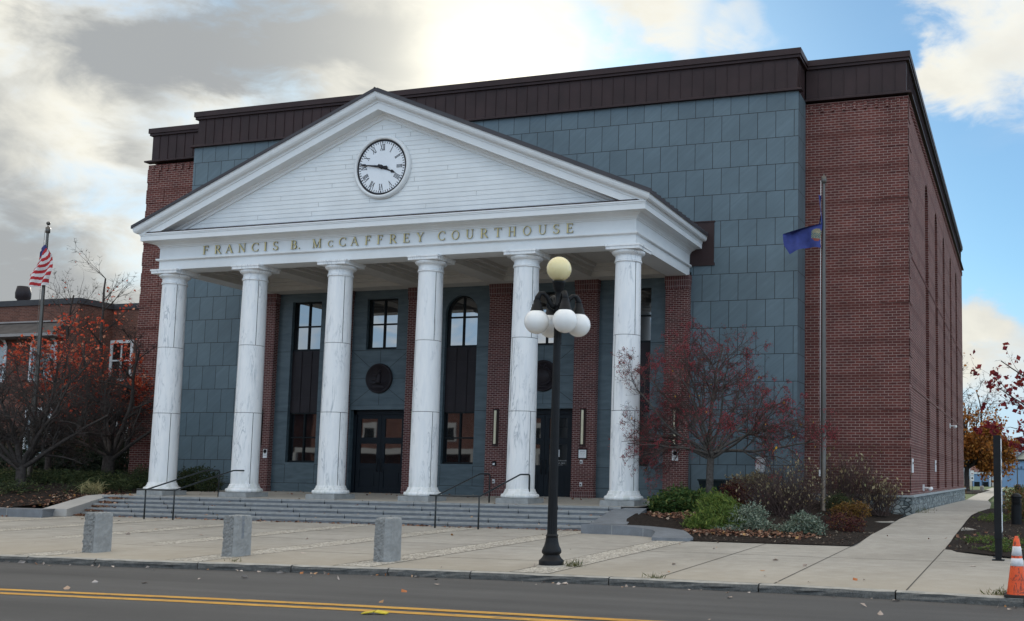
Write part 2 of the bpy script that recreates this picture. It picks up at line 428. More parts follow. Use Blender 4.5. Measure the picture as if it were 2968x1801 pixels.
def sticks(S, k=3):
    """S: list of (p, q, r0, r1) -> tapered k-sided tubes without caps"""
    A = np.array([s[0] for s in S], float); B = np.array([s[1] for s in S], float)
    r0 = np.array([s[2] for s in S])[:, None]; r1 = np.array([s[3] for s in S])[:, None]
    t = B - A; t /= np.linalg.norm(t, axis=1, keepdims=True) + 1e-9
    ref = np.where(np.abs(t[:, 2:3]) < .9, np.array([[0, 0, 1.]]), np.array([[1., 0, 0]]))
    u = np.cross(t, ref); u /= np.linalg.norm(u, axis=1, keepdims=True); w = np.cross(t, u)
    ring = []
    for P, r in ((A, r0), (B, r1)):
        for i in range(k):
            a = 2 * PI * i / k; ring.append(P + (u * math.cos(a) + w * math.sin(a)) * r)
    V = np.stack(ring, 1).reshape(-1, 3); n = len(S)
    base = (np.arange(n) * 2 * k)[:, None]
    F = np.concatenate([base + np.array([[i, (i + 1) % k, k + (i + 1) % k, k + i]]) for i in range(k)], 0)
    return V, F

def grow(rng, p, d, L, r, lev, P, out, tips):
    """recursive branch; P: dict of per-level lists"""
    n = max(2, int(L / P['seg'][lev])); d = np.array(d, float); p = np.array(p, float); sl = L / n
    for i in range(n):
        d = d + rng.normal(size=3) * P['wob'][lev] + np.array([0, 0, P['up'][lev]])
        d /= np.linalg.norm(d); q = p + d * sl
        ra = r * (1 - P['tap'] * i / n); rb = r * (1 - P['tap'] * (i + 1) / n)
        out.append((p.copy(), q.copy(), ra, rb, lev)); p = q
        f = (i + 1) / n
        if lev < P['max'] and f >= P['bare'][lev]:
            for _ in range(rng.poisson(P['kids'][lev] / max(1, n * (1 - P['bare'][lev])))):
                a = rng.normal(size=3); a -= d * a.dot(d); a /= np.linalg.norm(a)
                th = R(P['ang'][lev]) * rng.uniform(.7, 1.3)
                dd = d * math.cos(th) + a * math.sin(th)
                grow(rng, p, dd, L * P['len'][lev] * rng.uniform(.6, 1.15) * (1.15 - .6 * f), max(rb * P['rad'], P['rmin']), lev + 1, P, out, tips)
    tips.append((p, d, lev))

def stick_mesh(name, out, mats, parent, thin=.02, kthick=7):
    big = [s[:4] for s in out if s[2] >= thin]; small = [s[:4] for s in out if s[2] < thin]
    VF = []
    if big: VF.append((sticks(big, kthick), 0))
    if small: VF.append((sticks(small, 3), 1))
    V = []; F = []; mi = []; k = 0
    for (v, f), m in VF:
        V.append(v); F.append(f + k); mi += [m] * len(f); k += len(v)
    return np_mesh(name, np.concatenate(V), np.concatenate(F), mats, parent, smooth=True, mi=mi)

# ------------------------------------------------------------------ a serif alphabet made of strokes
ST, TH = .15, .055   # thick and thin stroke, in cap heights
def glyph(ch):
    """list of strokes in a box of height 1: ('l', x0, y0, x1, y1, width) or ('a', cx, cy, rx, ry, deg0, deg1, width)"""
    def I(x, s=1): return [('l', x, 0, x, 1, ST)] + ([('l', x - .15, .02, x + .15, .02, .05), ('l', x - .15, .98, x + .15, .98, .05)] if s else [])
    if ch == 'I': return I(.2), .4
    if ch == 'F': return I(.2) + [('l', .2, .975, .72, .975, .05), ('l', .2, .52, .58, .52, .05), ('l', .7, .78, .7, 1, .05), ('l', .57, .42, .57, .62, .05)], .78
    if ch == 'E': return I(.2) + [('l', .2, .975, .72, .975, .05), ('l', .2, .52, .6, .52, .05), ('l', .2, .025, .76, .025, .05), ('l', .7, .78, .7, 1, .05), ('l', .58, .42, .58, .62, .05), ('l', .74, 0, .74, .22, .05)], .8
    if ch == 'R': return I(.2) + [('l', .2, .975, .45, .975, .05), ('l', .2, .5, .45, .5, .05), ('a', .43, .735, .26, .24, -90, 90, .12), ('l', .42, .5, .84, .02, .13), ('l', .74, .02, .95, .02, .05)], .92
    if ch == 'B': return I(.2) + [('l', .2, .975, .45, .975, .05), ('l', .2, .53, .45, .53, .05), ('l', .2, .025, .45, .025, .05), ('a', .43, .75, .23, .22, -90, 90, .12), ('a', .43, .28, .29, .255, -90, 90, .13)], .82
    if ch == 'A': return [('l', .1, .02, .46, .98, TH), ('l', .46, .98, .84, .02, ST), ('l', .24, .36, .7, .36, .05), ('l', 0, .02, .22, .02, .05), ('l', .7, .02, 1, .02, .05)], 1.0
    if ch == 'N': return [('l', .15, 0, .15, 1, TH), ('l', .85, 0, .85, 1, TH), ('l', .15, .97, .85, .03, ST), ('l', 0, .98, .2, .98, .05), ('l', 0, .02, .3, .02, .05), ('l', .7, .98, 1, .98, .05)], 1.0
    if ch == 'M': return [('l', .15, 0, .15, 1, TH), ('l', 1.05, 0, 1.05, 1, ST), ('l', .15, .97, .58, .03, ST), ('l', .58, .03, 1.03, .97, TH), ('l', 0, .02, .3, .02, .05), ('l', .88, .02, 1.22, .02, .05), ('l', 0, .98, .2, .98, .05), ('l', 1, .98, 1.22, .98, .05)], 1.22
    if ch == 'C': return [('a', .5, .5, .43, .48, 48, 312, .11), ('l', .8, .7, .8, .95, .05), ('l', .8, .07, .8, .27, .04)], .85
    if ch == 'O': return [('a', .5, .5, .43, .48, 0, 360, .11)], 1.0
    if ch == 'U': return [('l', .2, .34, .2, 1, ST), ('l', .82, .34, .82, 1, TH), ('a', .51, .34, .31, .32, 180, 360, .09), ('l', .04, .98, .36, .98, .05), ('l', .7, .98, .94, .98, .05)], .96
    if ch == 'S': return [('a', .38, .735, .27, .24, 30, 270, .11), ('a', .38, .26, .28, .24, -90, 92, .12), ('a', .38, .26, .28, .24, 205, 270, .08), ('l', .62, .76, .62, .97, .05), ('l', .11, .05, .11, .26, .05)], .72
    if ch == 'T': return [('l', .42, 0, .42, 1, ST), ('l', .02, .97, .82, .97, .05), ('l', .04, .76, .04, 1, .05), ('l', .8, .76, .8, 1, .05), ('l', .26, .02, .58, .02, .05)], .84
    if ch == 'H': return I(.2) + I(.84) + [('l', .2, .5, .84, .5, .05)], 1.04
    if ch == 'Y': return [('l', .1, .98, .47, .46, ST), ('l', .84, .98, .47, .46, TH), ('l', .47, 0, .47, .5, ST), ('l', 0, .98, .26, .98, .05), ('l', .7, .98, .96, .98, .05), ('l', .31, .02, .63, .02, .05)], .96
    if ch == '.': return [('l', .1, 0, .1, .14, .14)], .2
    if ch == 'V': return [('l', .1, .98, .4, .02, ST), ('l', .4, .02, .7, .98, TH), ('l', 0, .98, .24, .98, .05), ('l', .58, .98, .82, .98, .05)], .82
    if ch == 'X': return [('l', .1, .98, .7, .02, ST), ('l', .1, .02, .7, .98, TH), ('l', 0, .98, .26, .98, .05), ('l', .56, .98, .82, .98, .05), ('l', 0, .02, .26, .02, .05), ('l', .56, .02, .82, .02, .05)], .82
    return [], .5

def put_glyph(mb, ch, f, h, depth, sx=1.0, mi=0, ms=1):
    """f(u, v, w): u right, v up, w out of the wall (metres)"""
    st, wd = glyph(ch); k = 0
    for s in st:
        k += 1; top = depth + .0012 * k
        if s[0] == 'l':
            segs = [((s[1], s[2]), (s[3], s[4]))]; wdt = s[5]
        else:
            n = max(6, int(abs(s[6] - s[5]) / 20)); wdt = s[7]
            A = [R(s[5] + (s[6] - s[5]) * i / n) for i in range(n + 1)]
            pp = [(s[1] + s[3] * math.cos(a), s[2] + s[4] * math.sin(a)) for a in A]
            segs = None
            L = []; Q = []
            for i, a in enumerate(A):
                # thick where the stroke runs upright, thin at top and bottom
                w = wdt * (.42 + .75 * abs(math.cos(a))) * .5
                nx, ny = math.cos(a), math.sin(a)
                L.append((pp[i][0] + nx * w, pp[i][1] + ny * w)); Q.append((pp[i][0] - nx * w, pp[i][1] - ny * w))
            for i in range(n):
                quad = [L[i], L[i + 1], Q[i + 1], Q[i]]
                V = [f(u * h * sx, v * h, top) for u, v in quad] + [f(u * h * sx, v * h, 0) for u, v in quad]
                mb.add(V, [(0, 1, 2, 3)], mi); mb.add(V, [(0, 4, 5, 1), (2, 6, 7, 3)], ms)
            continue
        for (a, b) in segs:
            dx, dy = b[0] - a[0], b[1] - a[1]; l = math.hypot(dx, dy); nx, ny = -dy / l * wdt * .5, dx / l * wdt * .5
            quad = [(a[0] - nx, a[1] - ny), (b[0] - nx, b[1] - ny), (b[0] + nx, b[1] + ny), (a[0] + nx, a[1] + ny)]
            V = [f(u * h * sx, v * h, top) for u, v in quad] + [f(u * h * sx, v * h, 0) for u, v in quad]
            mb.add(V, [(0, 1, 2, 3)], mi); mb.add(V, [(0, 4, 5, 1), (1, 5, 6, 2), (2, 6, 7, 3), (3, 7, 4, 0)], ms)
    return wd * h * sx

def small_text(mb, txt, x, y, z, h, mi):
    """one line of plain capitals (built-in font) lying in an xz plane facing -y, centred on x"""
    cu = bpy.data.curves.new('line', 'FONT'); cu.body = txt; cu.size = h * 1.35; cu.align_x = 'CENTER'; cu.resolution_u = 1
    o = bpy.data.objects.new('line', cu); COL.objects.link(o)
    dg = bpy.context.evaluated_depsgraph_get(); me = bpy.data.meshes.new_from_object(o.evaluated_get(dg))
    mb.add([(x + v.co.x, y, z + v.co.y) for v in me.vertices], [tuple(p.vertices) for p in me.polygons], mi)
    bpy.data.objects.remove(o); bpy.data.curves.remove(cu); bpy.data.meshes.remove(me)
# ------------------------------------------------------------------ camera
CX, CY, CZ = 20.234, -29.973, 1.59
cam = bpy.data.cameras.new('camera'); co_ = bpy.data.objects.new('camera', cam); COL.objects.link(co_)
yaw, pit, rol = R(17.0233), R(5.6172), R(.7531)
fw = Vector((-math.sin(yaw) * math.cos(pit), math.cos(yaw) * math.cos(pit), math.sin(pit)))
r_0 = Vector((math.cos(yaw), math.sin(yaw), 0)); u_0 = r_0.cross(fw)
rr_ = r_0 * math.cos(rol) + u_0 * math.sin(rol); uu_ = -r_0 * math.sin(rol) + u_0 * math.cos(rol)
mw = Matrix((rr_, uu_, -fw)).transposed().to_4x4(); mw.translation = (CX, CY, CZ)
co_.matrix_world = mw
cam.sensor_width = 36; cam.lens = 3055.3 / 2968 * 36
cam.shift_x = (1484 - 2034.67) / 2968; cam.shift_y = (1076.44 - 900.5) / 2968
cam.clip_start = .1; cam.clip_end = 6000
SC.camera = co_

# ------------------------------------------------------------------ light and sky
SUN_EL, SUN_AZ = R(20.4), R(-29.0)          # azimuth from +Y towards +X
sd = Vector((math.sin(SUN_AZ) * math.cos(SUN_EL), math.cos(SUN_AZ) * math.cos(SUN_EL), math.sin(SUN_EL)))
sl = bpy.data.lights.new('sun', 'SUN'); sl.energy = 1.0; sl.angle = R(10); sl.color = (1, .93, .82)
so = bpy.data.objects.new('sun', sl); COL.objects.link(so); so.rotation_euler = sd.to_track_quat('Z', 'Y').to_euler(); so.location = (0, 60, 60)

W = bpy.data.worlds.new('World'); SC.world = W; W.use_nodes = True
# where the day's clouds stand (unit directions, angular radius): a grey bank in the west, puffs in the north-east
CLOUDS = [((-.0203, .9244, .3810), .075, 1.0), ((-.0571, .9384, .3407), .042, .8), ((-.2601, .8748, .4087), .055, .75), ((-.3087, .8547, .4173), .05, .6), ((-.0290, .9891, .1445), .04, .75), ((-.0151, .9950, .0991), .055, .95),
          ((-.4332, .8191, .3761), .15, 1.2), ((-.3198, .8652, .3862), .06, -.5), ((-.1783, .9020, .3933), .10, -.35), ((-.0738, .9585, .2753), .09, -.7), ((-.0458, .9737, .2232), .08, -.5), ((-.235, .88, .395), .03, .6), ((-.055, .992, .115), .03, .6), ((.2, .93, .35), .2, .5)]
GREYS = [((-.6794, .6509, .3388), .125, 1.0), ((-.5576, .7460, .3640), .125, .95), ((-.7355, .6319, .2446), .075, .95), ((-.7342, .6558, .1756), .085, .8), ((-.6229, .6911, .3667), .11, .9),
         ((-.6956, .6745, .2472), .075, -1.6), ((-.7408, .6071, .2875), .07, -1.5), ((-.5981, .7363, .3164), .07, -1.3), ((-.70, .66, .41), .05, -.9), ((-.4596, .8072, .3703), .055, -.5), ((-.50, .775, .385), .06, .35)]
def build_world():
    nt = W.node_tree; bg = nt.nodes['Background']
    sky = nd(nt, 'TexSky', sky_type='NISHITA', sun_disc=False, sun_elevation=SUN_EL, sun_rotation=SUN_AZ % (2 * PI), air_density=1.0, dust_density=.4, ozone_density=2.0)
    tc = nd(nt, 'TexCoord'); D = tc.outputs['Generated']
    s = nd(nt, 'SeparateXYZ', {0: D})
    P = nd(nt, 'Mapping', {'Vector': D, 'Scale': (2.6, 2.6, 5.0), 'Location': (.7, .2, .9)}).outputs[0]
    nb = nd(nt, 'TexNoise', {'Vector': P, 'Scale': 1.5, 'Detail': 7.0, 'Roughness': .52, 'Distortion': .4})
    nf = nd(nt, 'TexNoise', {'Vector': P, 'Scale': 5.0, 'Detail': 9.0, 'Roughness': .6, 'Distortion': .4})
    # ragged edges: the direction is shaken by the cloud noise before it is compared with the cloud places
    def shaken(n, k):
        c = nd(nt, 'VectorMath', {0: n.outputs['Color'], 1: (.5, .5, .5)}, operation='SUBTRACT')
        v = nd(nt, 'VectorMath', {0: c.outputs[0]}, operation='SCALE'); v.inputs['Scale'].default_value = k
        return v.outputs[0]
    Dw = nd(nt, 'VectorMath', {0: nd(nt, 'VectorMath', {0: D, 1: shaken(nb, .16)}, operation='ADD').outputs[0], 1: shaken(nf, .09)}, operation='ADD').outputs[0]
    Dn = nd(nt, 'VectorMath', {0: Dw}, operation='NORMALIZE').outputs[0]
    def place(L):
        acc = None
        for d, rad, amp in L:
            v = Vector(d).normalized()
            dt = nd(nt, 'VectorMath', {0: Dn, 1: tuple(v)}, operation='DOT_PRODUCT').outputs['Value']
            m = nd(nt, 'MapRange', {0: dt, 1: math.cos(rad * 1.45), 2: math.cos(rad * .25), 3: 0.0, 4: amp}, interpolation_type='SMOOTHSTEP').outputs[0]
            acc = m if acc is None else math_(nt, 'ADD', acc, m)
        return acc
    az = math_(nt, 'ARCTAN2', s.outputs[0], s.outputs[1])
    left = math_(nt, 'MULTIPLY', nd(nt, 'MapRange', {0: math_(nt, 'ADD', az, math_(nt, 'MULTIPLY', math_(nt, 'SUBTRACT', nb.outputs[0], .5), .35)), 1: R(-24), 2: R(-37), 3: 0.0, 4: 1.0}, interpolation_type='SMOOTHSTEP').outputs[0],
                 nd(nt, 'MapRange', {0: az, 1: R(-130), 2: R(-95), 3: 0.0, 4: 1.0}).outputs[0])
    back = nd(nt, 'MapRange', {0: nd(nt, 'VectorMath', {0: D, 1: (.80, -.50, .33)}, operation='DOT_PRODUCT').outputs['Value'], 1: -.45, 2: .15, 3: 0.0, 4: 1.0}, interpolation_type='SMOOTHSTEP').outputs[0]
    sundot = math_(nt, 'MAXIMUM', nd(nt, 'VectorMath', {0: D, 1: tuple(sd)}, operation='DOT_PRODUCT').outputs['Value'], 0.0)
    f = math_(nt, 'ADD', math_(nt, 'MULTIPLY', nb.outputs[0], .9), math_(nt, 'MULTIPLY', nf.outputs[0], .75))     # about .82 on average
    f = math_(nt, 'ADD', f, math_(nt, 'ADD', math_(nt, 'MULTIPLY', left, .55), math_(nt, 'MULTIPLY', place(CLOUDS), .42)))
    cover = nd(nt, 'MapRange', {0: f, 1: .97, 2: 1.42, 3: 0.0, 4: 1.0}, interpolation_type='SMOOTHSTEP').outputs[0]
    th = math_(nt, 'ADD', math_(nt, 'ADD', math_(nt, 'MULTIPLY', nb.outputs[0], 2.3), math_(nt, 'MULTIPLY', nf.outputs[0], 1.0)), math_(nt, 'MULTIPLY', place(GREYS), .36))
    thick = math_(nt, 'MULTIPLY', nd(nt, 'MapRange', {0: th, 1: 1.42, 2: 2.22, 3: 0.0, 4: 1.0}, interpolation_type='SMOOTHSTEP').outputs[0], nd(nt, 'MapRange', {0: az, 1: R(-26), 2: R(-44), 3: .38, 4: 1.0}, interpolation_type='SMOOTHSTEP').outputs[0])
    edge = mixc(nt, nd(nt, 'MapRange', {0: f, 1: 1.0, 2: 1.45, 3: 0.0, 4: 1.0}).outputs[0], (.80, .88, .97), (1.0, .975, .86))
    cloud = mixc(nt, thick, edge, (.41, .43, .44))
    def times(c, k):
        v = nd(nt, 'VectorMath', {0: c}, operation='SCALE')
        if isinstance(k, (int, float)): v.inputs['Scale'].default_value = k
        else: nt.links.new(k, v.inputs['Scale'])
        return v.outputs[0]
    U = 1 / (SKY_STR * 2 ** EXPO)            # one display white
    blue = nd(nt, 'VectorMath', {0: sky.outputs[0], 1: BLUE_TINT}, operation='MULTIPLY').outputs[0]
    blue = mixc(nt, nd(nt, 'MapRange', {0: s.outputs[2], 1: .20, 2: .04, 3: 0.0, 4: .85}, interpolation_type='SMOOTHSTEP').outputs[0], blue, (.56 * U, .73 * U, .92 * U))
    m1 = mixc(nt, cover, blue, times(cloud, U))
    m1 = mixc(nt, math_(nt, 'MULTIPLY', back, .88), m1, times(mixc(nt, nd(nt, 'MapRange', {0: nf.outputs[0], 1: .48, 2: .66, 3: 0.0, 4: 1.0}).outputs[0], BACK_A, BACK_B), U))  # brighter sky out of view, added as fill for the facade and side wall
    m1 = mixc(nt, nd(nt, 'MapRange', {0: s.outputs[2], 1: .46, 2: .74, 3: 0.0, 4: .9}, interpolation_type='SMOOTHSTEP').outputs[0], m1, (1.30 * U, 1.22 * U, 1.10 * U))  # unseen zenith whitened, added to warm the light on level ground
    halo = times(nd(nt, 'RGB').outputs[0], math_(nt, 'POWER', sundot, 420.0)); nt.nodes['RGB'].outputs[0].default_value = (1.0, .93, .72, 1)
    tot = nd(nt, 'VectorMath', {0: m1, 1: times(halo, U * .55)}, operation='ADD')
    nt.links.new(tot.outputs[0], bg.inputs['Color']); bg.inputs['Strength'].default_value = SKY_STR
SKY_STR = .12; EXPO = 1.0; BLUE_TINT = (.31, .44, .50); BACK_A, BACK_B = (.86, 1.26, 1.72), (1.80, 1.78, 1.74)
build_world()
SC.view_settings.view_transform = 'Standard'; SC.view_settings.look = 'None'; SC.view_settings.gamma = 1
SC.view_settings.exposure = EXPO
SC.render.engine = 'CYCLES'
SC.cycles.use_denoising = True
SC.cycles.max_bounces = 6; SC.cycles.transparent_max_bounces = 6

# ------------------------------------------------------------------ courthouse
S_ = 3.454; ZT = .63; ZW = .735; WY = 5.04; NY = 6.30; HX = 9.008; EF = .38; ZA = 8.56
MX = 12.9; WX = 16.53; REAR = 39.2; ZM = 14.97; ZTOP = 16.516
axis = [(i - 2.5) * S_ for i in range(6)]
CH = thing('courthouse', (0, 0, 0), 'courthouse of red brick and green slate behind a white pedimented portico of six marble columns', 'courthouse')

# brick wings (left one plain, right one with the long side wall and its five blind arched slots)
w = MB()
w.box(MX, WX - .45, NY, REAR, .05, 14.86)
slots = [(12.72, 14.23), (17.61, 19.10), (22.39, 23.73), (27.42, 28.75), (32.23, 33.80)]
ys = [NY] + [v for p in slots for v in p] + [REAR]
for i in range(0, len(ys), 2): w.box(WX - .45, WX, ys[i], ys[i + 1], 1.0, 14.86)
for a, b in slots:
    w.box(WX - .45, WX, a, b, .9, 1.12)
    c, r, zs = (a + b) / 2, (b - a) / 2, 12.88
    pts = [(b, 14.86), (a, 14.86), (a, zs)] + [(c - r * math.cos(t), zs + r * math.sin(t)) for t in [PI * k / 14 for k in range(1, 14)]] + [(b, zs)]
    for k in range(2, len(pts) - 1):   # spandrel as quads down from the top
        y0, z0 = pts[k]; y1, z1 = pts[k + 1]
        w.yz([(y0, z0), (y1, z1), (y1, 14.86), (y0, 14.86)], WX - .45, WX)
# raised quoin blocks at the corner, dentils under the metal
for k in range(15):
    z = 1.12 + k * .924; L = .95 if k % 2 else .62
    w.box(WX - L, WX + .022, NY - .022, NY, z, z + .60); w.box(WX, WX + .022, NY - .022, NY + L, z, z + .60)
x = 13.08
while x < 16.5:
    w.box(x, x + .10, NY - .06, NY, 14.56, 14.82); x += .384
w.box(MX, WX + .025, NY - .02, NY, 14.82, 14.9); w.box(WX, WX + .025, NY, REAR, 14.82, 14.9)
y = 6.6
while y < REAR:
    w.box(WX, WX + .06, y, y + .1, 14.56, 14.82); y += .384
for z in (9.30, 4.72):
    w.box(WX, WX + .02, NY + .95, REAR, z, z + .06)
w.build('brick_wall', BRICK, CH)
w = MB(); w.box(-WX, -MX, NY, REAR, .05, 14.86)
x = -WX + .25
while x < -13: w.box(x, x + .10, NY - .06, NY, 14.56, 14.82); x += .384
for k in range(15):
    z = 1.12 + k * .924; L = .95 if k % 2 else .62
    w.box(-WX - .014, -WX + L, NY - .022, NY, z, z + .60)
w.build('brick_wall', BRICK, CH)
for a, b in slots:
    w = MB(); w.box(WX - .44, WX - .40, a + .02, b - .02, 1.12, 13.62); w.build('slot_panel', FRAME, CH)
# fieldstone base course and its capstone
w = MB(); w.box(MX + .02, WX + .06, NY - .07, NY, -.1, .925); w.box(WX - .3, WX + .06, NY, REAR + .06, -.1, .925); w.build('stone_base', STONE, CH)
w = MB(); w.box(-WX - .06, -MX - .02, NY - .07, NY, -.1, .925); w.build('stone_base', STONE, CH)
w = MB(); w.box(MX + .02, WX + .13, NY - .14, NY - .001, .926, 1.0); w.box(WX + .001, WX + .13, NY - .001, REAR + .1, .926, 1.0)
w.build('base_cap', M('base_capstone', (.30, .33, .34), .8, .1, 2), CH)
# slate block: front wall around the portico bays, returns
w = MB()
w.box(-MX, -HX - .06, WY, WY + .5, -.1, ZM); w.box(HX + .06, MX, WY, WY + .5, -.1, ZM); w.box(-HX - .06, HX + .06, WY, WY + .5, 8.72, ZM)
w.box(-MX, -MX + .4, WY + .5, NY + .1, -.1, ZM); w.box(MX - .4, MX, WY + .5, NY + .1, -.1, ZM)
w.build('slate_wall', SLATE, CH)
w = MB(); w.box(-MX + .2, MX - .2, 6.5, REAR - .2, 0, 16.2); w.box(-WX + .2, WX - .7, 6.6, REAR - .2, 0, 16.2); w.build('roof_deck', ROOFM, CH)
# dark metal parapet: sill, panels with standing seams, coping
def parapet(x0, x1, y, yback, ends):
    w = MB()
    lip = .14
    w.add([(x0 - lip * ends[0], y - lip, ZM), (x1 + lip * ends[1], y - lip, ZM), (x1 + lip * ends[1], y - lip, ZM + .06), (x0 - lip * ends[0], y - lip, ZM + .06),
           (x1, y + .12, ZM + .17), (x0, y + .12, ZM + .17), (x1 + lip * ends[1], y + .2, ZM), (x0 - lip * ends[0], y + .2, ZM)],
          [(0, 1, 2, 3), (3, 2, 4, 5), (0, 7, 6, 1), (1, 6, 4, 2), (0, 3, 5, 7)])
    w.box(x0 + .06 * ends[0], x1 - .06 * ends[1], y + .08, yback, ZM + .02, 16.3)
    w.box(x0 - .05 * ends[0], x1 + .05 * ends[1], y + .0, yback, 16.2, 16.30); w.box(x0 - .09 * ends[0], x1 + .09 * ends[1], y - .05, yback, 16.30, ZTOP)
    n = max(2, round((x1 - x0) / .44))
    for k in range(1, n):
        xx = x0 + (x1 - x0) * k / n; w.box(xx - .009, xx + .009, y + .058, y + .08, ZM + .13, 16.2)
    return w
w = parapet(-MX, MX, WY, NY + .5, (1, 1))
for s in (-1, 1):     # returns of the middle block
    for k in range(3): yy = WY + .35 + k * .4; w.box(s * (MX - .06), s * (MX - .025), yy - .012, yy + .012, ZM + .1, 16.2)
w.build('metal_parapet', BRONZE, CH)
w = parapet(-WX, -MX, NY, NY + .6, (1, 0)); w.build('metal_parapet', BRONZE, CH)
w = parapet(MX, WX, NY, NY + .3, (0, 1))
w.box(WX - .5, WX - .06, NY + .3, REAR, ZM + .02, 16.3); w.box(WX - .5, WX + .05, NY + .3, REAR, 16.2, 16.3); w.box(WX - .5, WX + .09, NY + .3, REAR + .05, 16.3, ZTOP)
w.box(WX - .3, WX + .14, NY + .2, REAR + .05, ZM, ZM + .06)
yy = NY + .3
while yy < REAR: w.box(WX - .06, WX - .02, yy, yy + .024, ZM + .06, 16.2); yy += .44
w.build('metal_parapet', BRONZE, CH)
# bronze flashing boxes where the portico roof meets the slate
for s in (-1, 1):
    w = MB(); w.box(s * 9.03, s * 9.9, WY - .03, WY + .02, 8.95, 10.48); w.box(s * 9.03, s * 9.93, WY - .06, WY + .02, 8.92, 9.02); w.box(s * 9.0, s * 9.93, WY - .05, WY + .02, 10.48, 10.52)
    w.build('flashing_panel', BRONZE, CH)

# ---- portico: columns
def make_column():
    o = MB()
    rad = lambda z: .442 - .047 * ((z - 1.08) / 6.97) ** 1.6
    ax = axis[0]
    for z0, z1 in ((1.08, 3.482), (3.498, 5.792), (5.808, 8.05)):
        o.lathe([(rad(z0 + (z1 - z0) * k / 8), z0 + (z1 - z0) * k / 8) for k in range(9)], (ax, 0, 0), 48)
    for z in (3.49, 5.80): o.lathe([(rad(z) - .012, z - .02), (rad(z) - .012, z + .02)], (ax, 0, 0), 32, 1)
    for z0, z1, a in ((1.09, 3.48, -28), (3.50, 5.79, 228 + 6), (5.81, 8.04, -34)):
        for aa in (R(a), R(a + 180)):
            ra = .442 - .047 * ((z0 - 1.08) / 6.97) ** 1.6 - .002; rb = .442 - .047 * ((z1 - 1.08) / 6.97) ** 1.6 - .002
            t = Vector((-math.sin(aa), math.cos(aa), 0)); n = Vector((math.cos(aa), math.sin(aa), 0))
            P = [Vector((ax, 0, z)) + n * (rad + .004) + t * s * .009 for z, rad in ((z0, ra), (z1, rb)) for s in (-1, 1)]
            o.add(P, [(0, 1, 3, 2)], 1)
    col = o.build('column', [MARBLE, DARKJOINT], CH, )
    # the column's own origin is its foot, so that copies can be moved along the front
    for v in col.data.vertices: v.co.x -= ax
    col.location = (ax, 0, 0)
    def sub(mb, name, m): return mb.build(name, m, col)
    b = MB()
    for pr in ([(.54, .80), (.58, .815), (.60, .865), (.58, .92), (.54, .938)], [(.54, .938), (.515, .938), (.515, .975)], [(.515, .975), (.50, .985), (.485, 1.01), (.48, 1.04)], [(.48, 1.04), (.474, 1.04), (.474, 1.074), (.44, 1.079)]):
        b.lathe(pr, (ax, 0, 0), 48)
    sub(b, 'base', MARBLE)
    b = MB()
    for pr in ([(.395, 8.05), (.425, 8.053), (.434, 8.075), (.425, 8.097), (.40, 8.10)], [(.40, 8.10), (.418, 8.11), (.418, 8.135), (.399, 8.14)], [(.398, 8.14), (.400, 8.25)], [(.400, 8.25), (.418, 8.253), (.418, 8.272), (.41, 8.275)], [(.41, 8.275), (.45, 8.285), (.495, 8.32), (.518, 8.36), (.515, 8.392), (.49, 8.41)]):
        b.lathe(pr, (ax, 0, 0), 48)
    b.box(ax - .545, ax + .545, -.545, .545, 8.41, 8.50); b.box(ax - .57, ax + .57, -.57, .57, 8.50, 8.558)
    sub(b, 'capital', MARBLE)
    b = MB(); b.box(ax - .55, ax + .55, -.55, .55, ZT - .03, .80); sub(b, 'plinth', GRANITE)
    return col
c0 = make_column()
for i in range(1, 6):
    c = copy_tree(c0, CH); c.location = (axis[i], 0, 0)

# ---- entablature: one profile carried round three sides, o = outward from the frieze face
def around(prof, yb=WY - .01):
    L = [[(-(HX + o), yb, z) for o, z in prof], [(-(HX + o), -(EF + o), z) for o, z in prof], [((HX + o), -(EF + o), z) for o, z in prof], [((HX + o), yb, z) for o, z in prof]]
    return L
w = MB()
w.strip(around([(-.76, ZA), (0, ZA), (0, 8.87), (.06, 8.88), (.09, 8.90), (.09, 8.95), (0, 8.955), (0, 9.34), (.025, 9.345), (.025, 9.38), (.05, 9.39), (.07, 9.43), (.13, 9.47), (.17, 9.475), (.19, 9.50), (.25, 9.525), (.45, 9.53)]))
w.strip(around([(.45, 9.53), (.45, 9.70), (.47, 9.705), (.47, 9.74), (.49, 9.75), (.49, 9.79), (.44, 9.80), (0.1, 9.83)]))
w.build('entablature', WHITE, CH)
# ceiling with beams, coffers
w = MB()
w.box(-HX + .02, HX - .02, -EF + .02, WY, 8.98, 9.3)
w.box(-HX + .76, HX - .76, .36, .40, ZA, 9.0); w.box(-HX + .74, HX - .74, 4.30, WY - .01, ZA, 9.0)
for s in (-1, 1): w.box(s * (HX - .76), s * (HX - .80), .38, 4.32, ZA, 9.0)
for a in axis[1:5]: w.box(a - .38, a + .38, .39, 4.31, ZA + .002, 9.0)
for i in range(5):
    a, b = axis[i] + .38, axis[i + 1] - .38
    if i == 0: a = -HX + .79
    if i == 4: b = HX - .79
    for d, z in ((.14, 8.74), (.30, 8.86)):   # stepped inner borders
        d0 = d - .17
        w.box(a + max(0, d0), a + d, .40, 4.30, z, 9.0); w.box(b - d, b - max(0, d0), .40, 4.30, z, 9.0)
        w.box(a + d, b - d, .40 + max(0, d0), .40 + d, z, 9.0); w.box(a + d, b - d, 4.30 - d, 4.30 - max(0, d0), z, 9.0)
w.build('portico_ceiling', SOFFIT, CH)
w = MB()
for i in (1, 3, 4):
    c = (axis[i] + axis[i + 1]) / 2 + (1.1 if i == 4 else 0)
    w.lathe([(.001, 8.935), (.13, 8.935), (.17, 8.95), (.17, 8.98)], (c, 1.4 if i == 4 else 2.3, 0), 20)
    w.build('downlight', SIGNW, CH); w = MB()
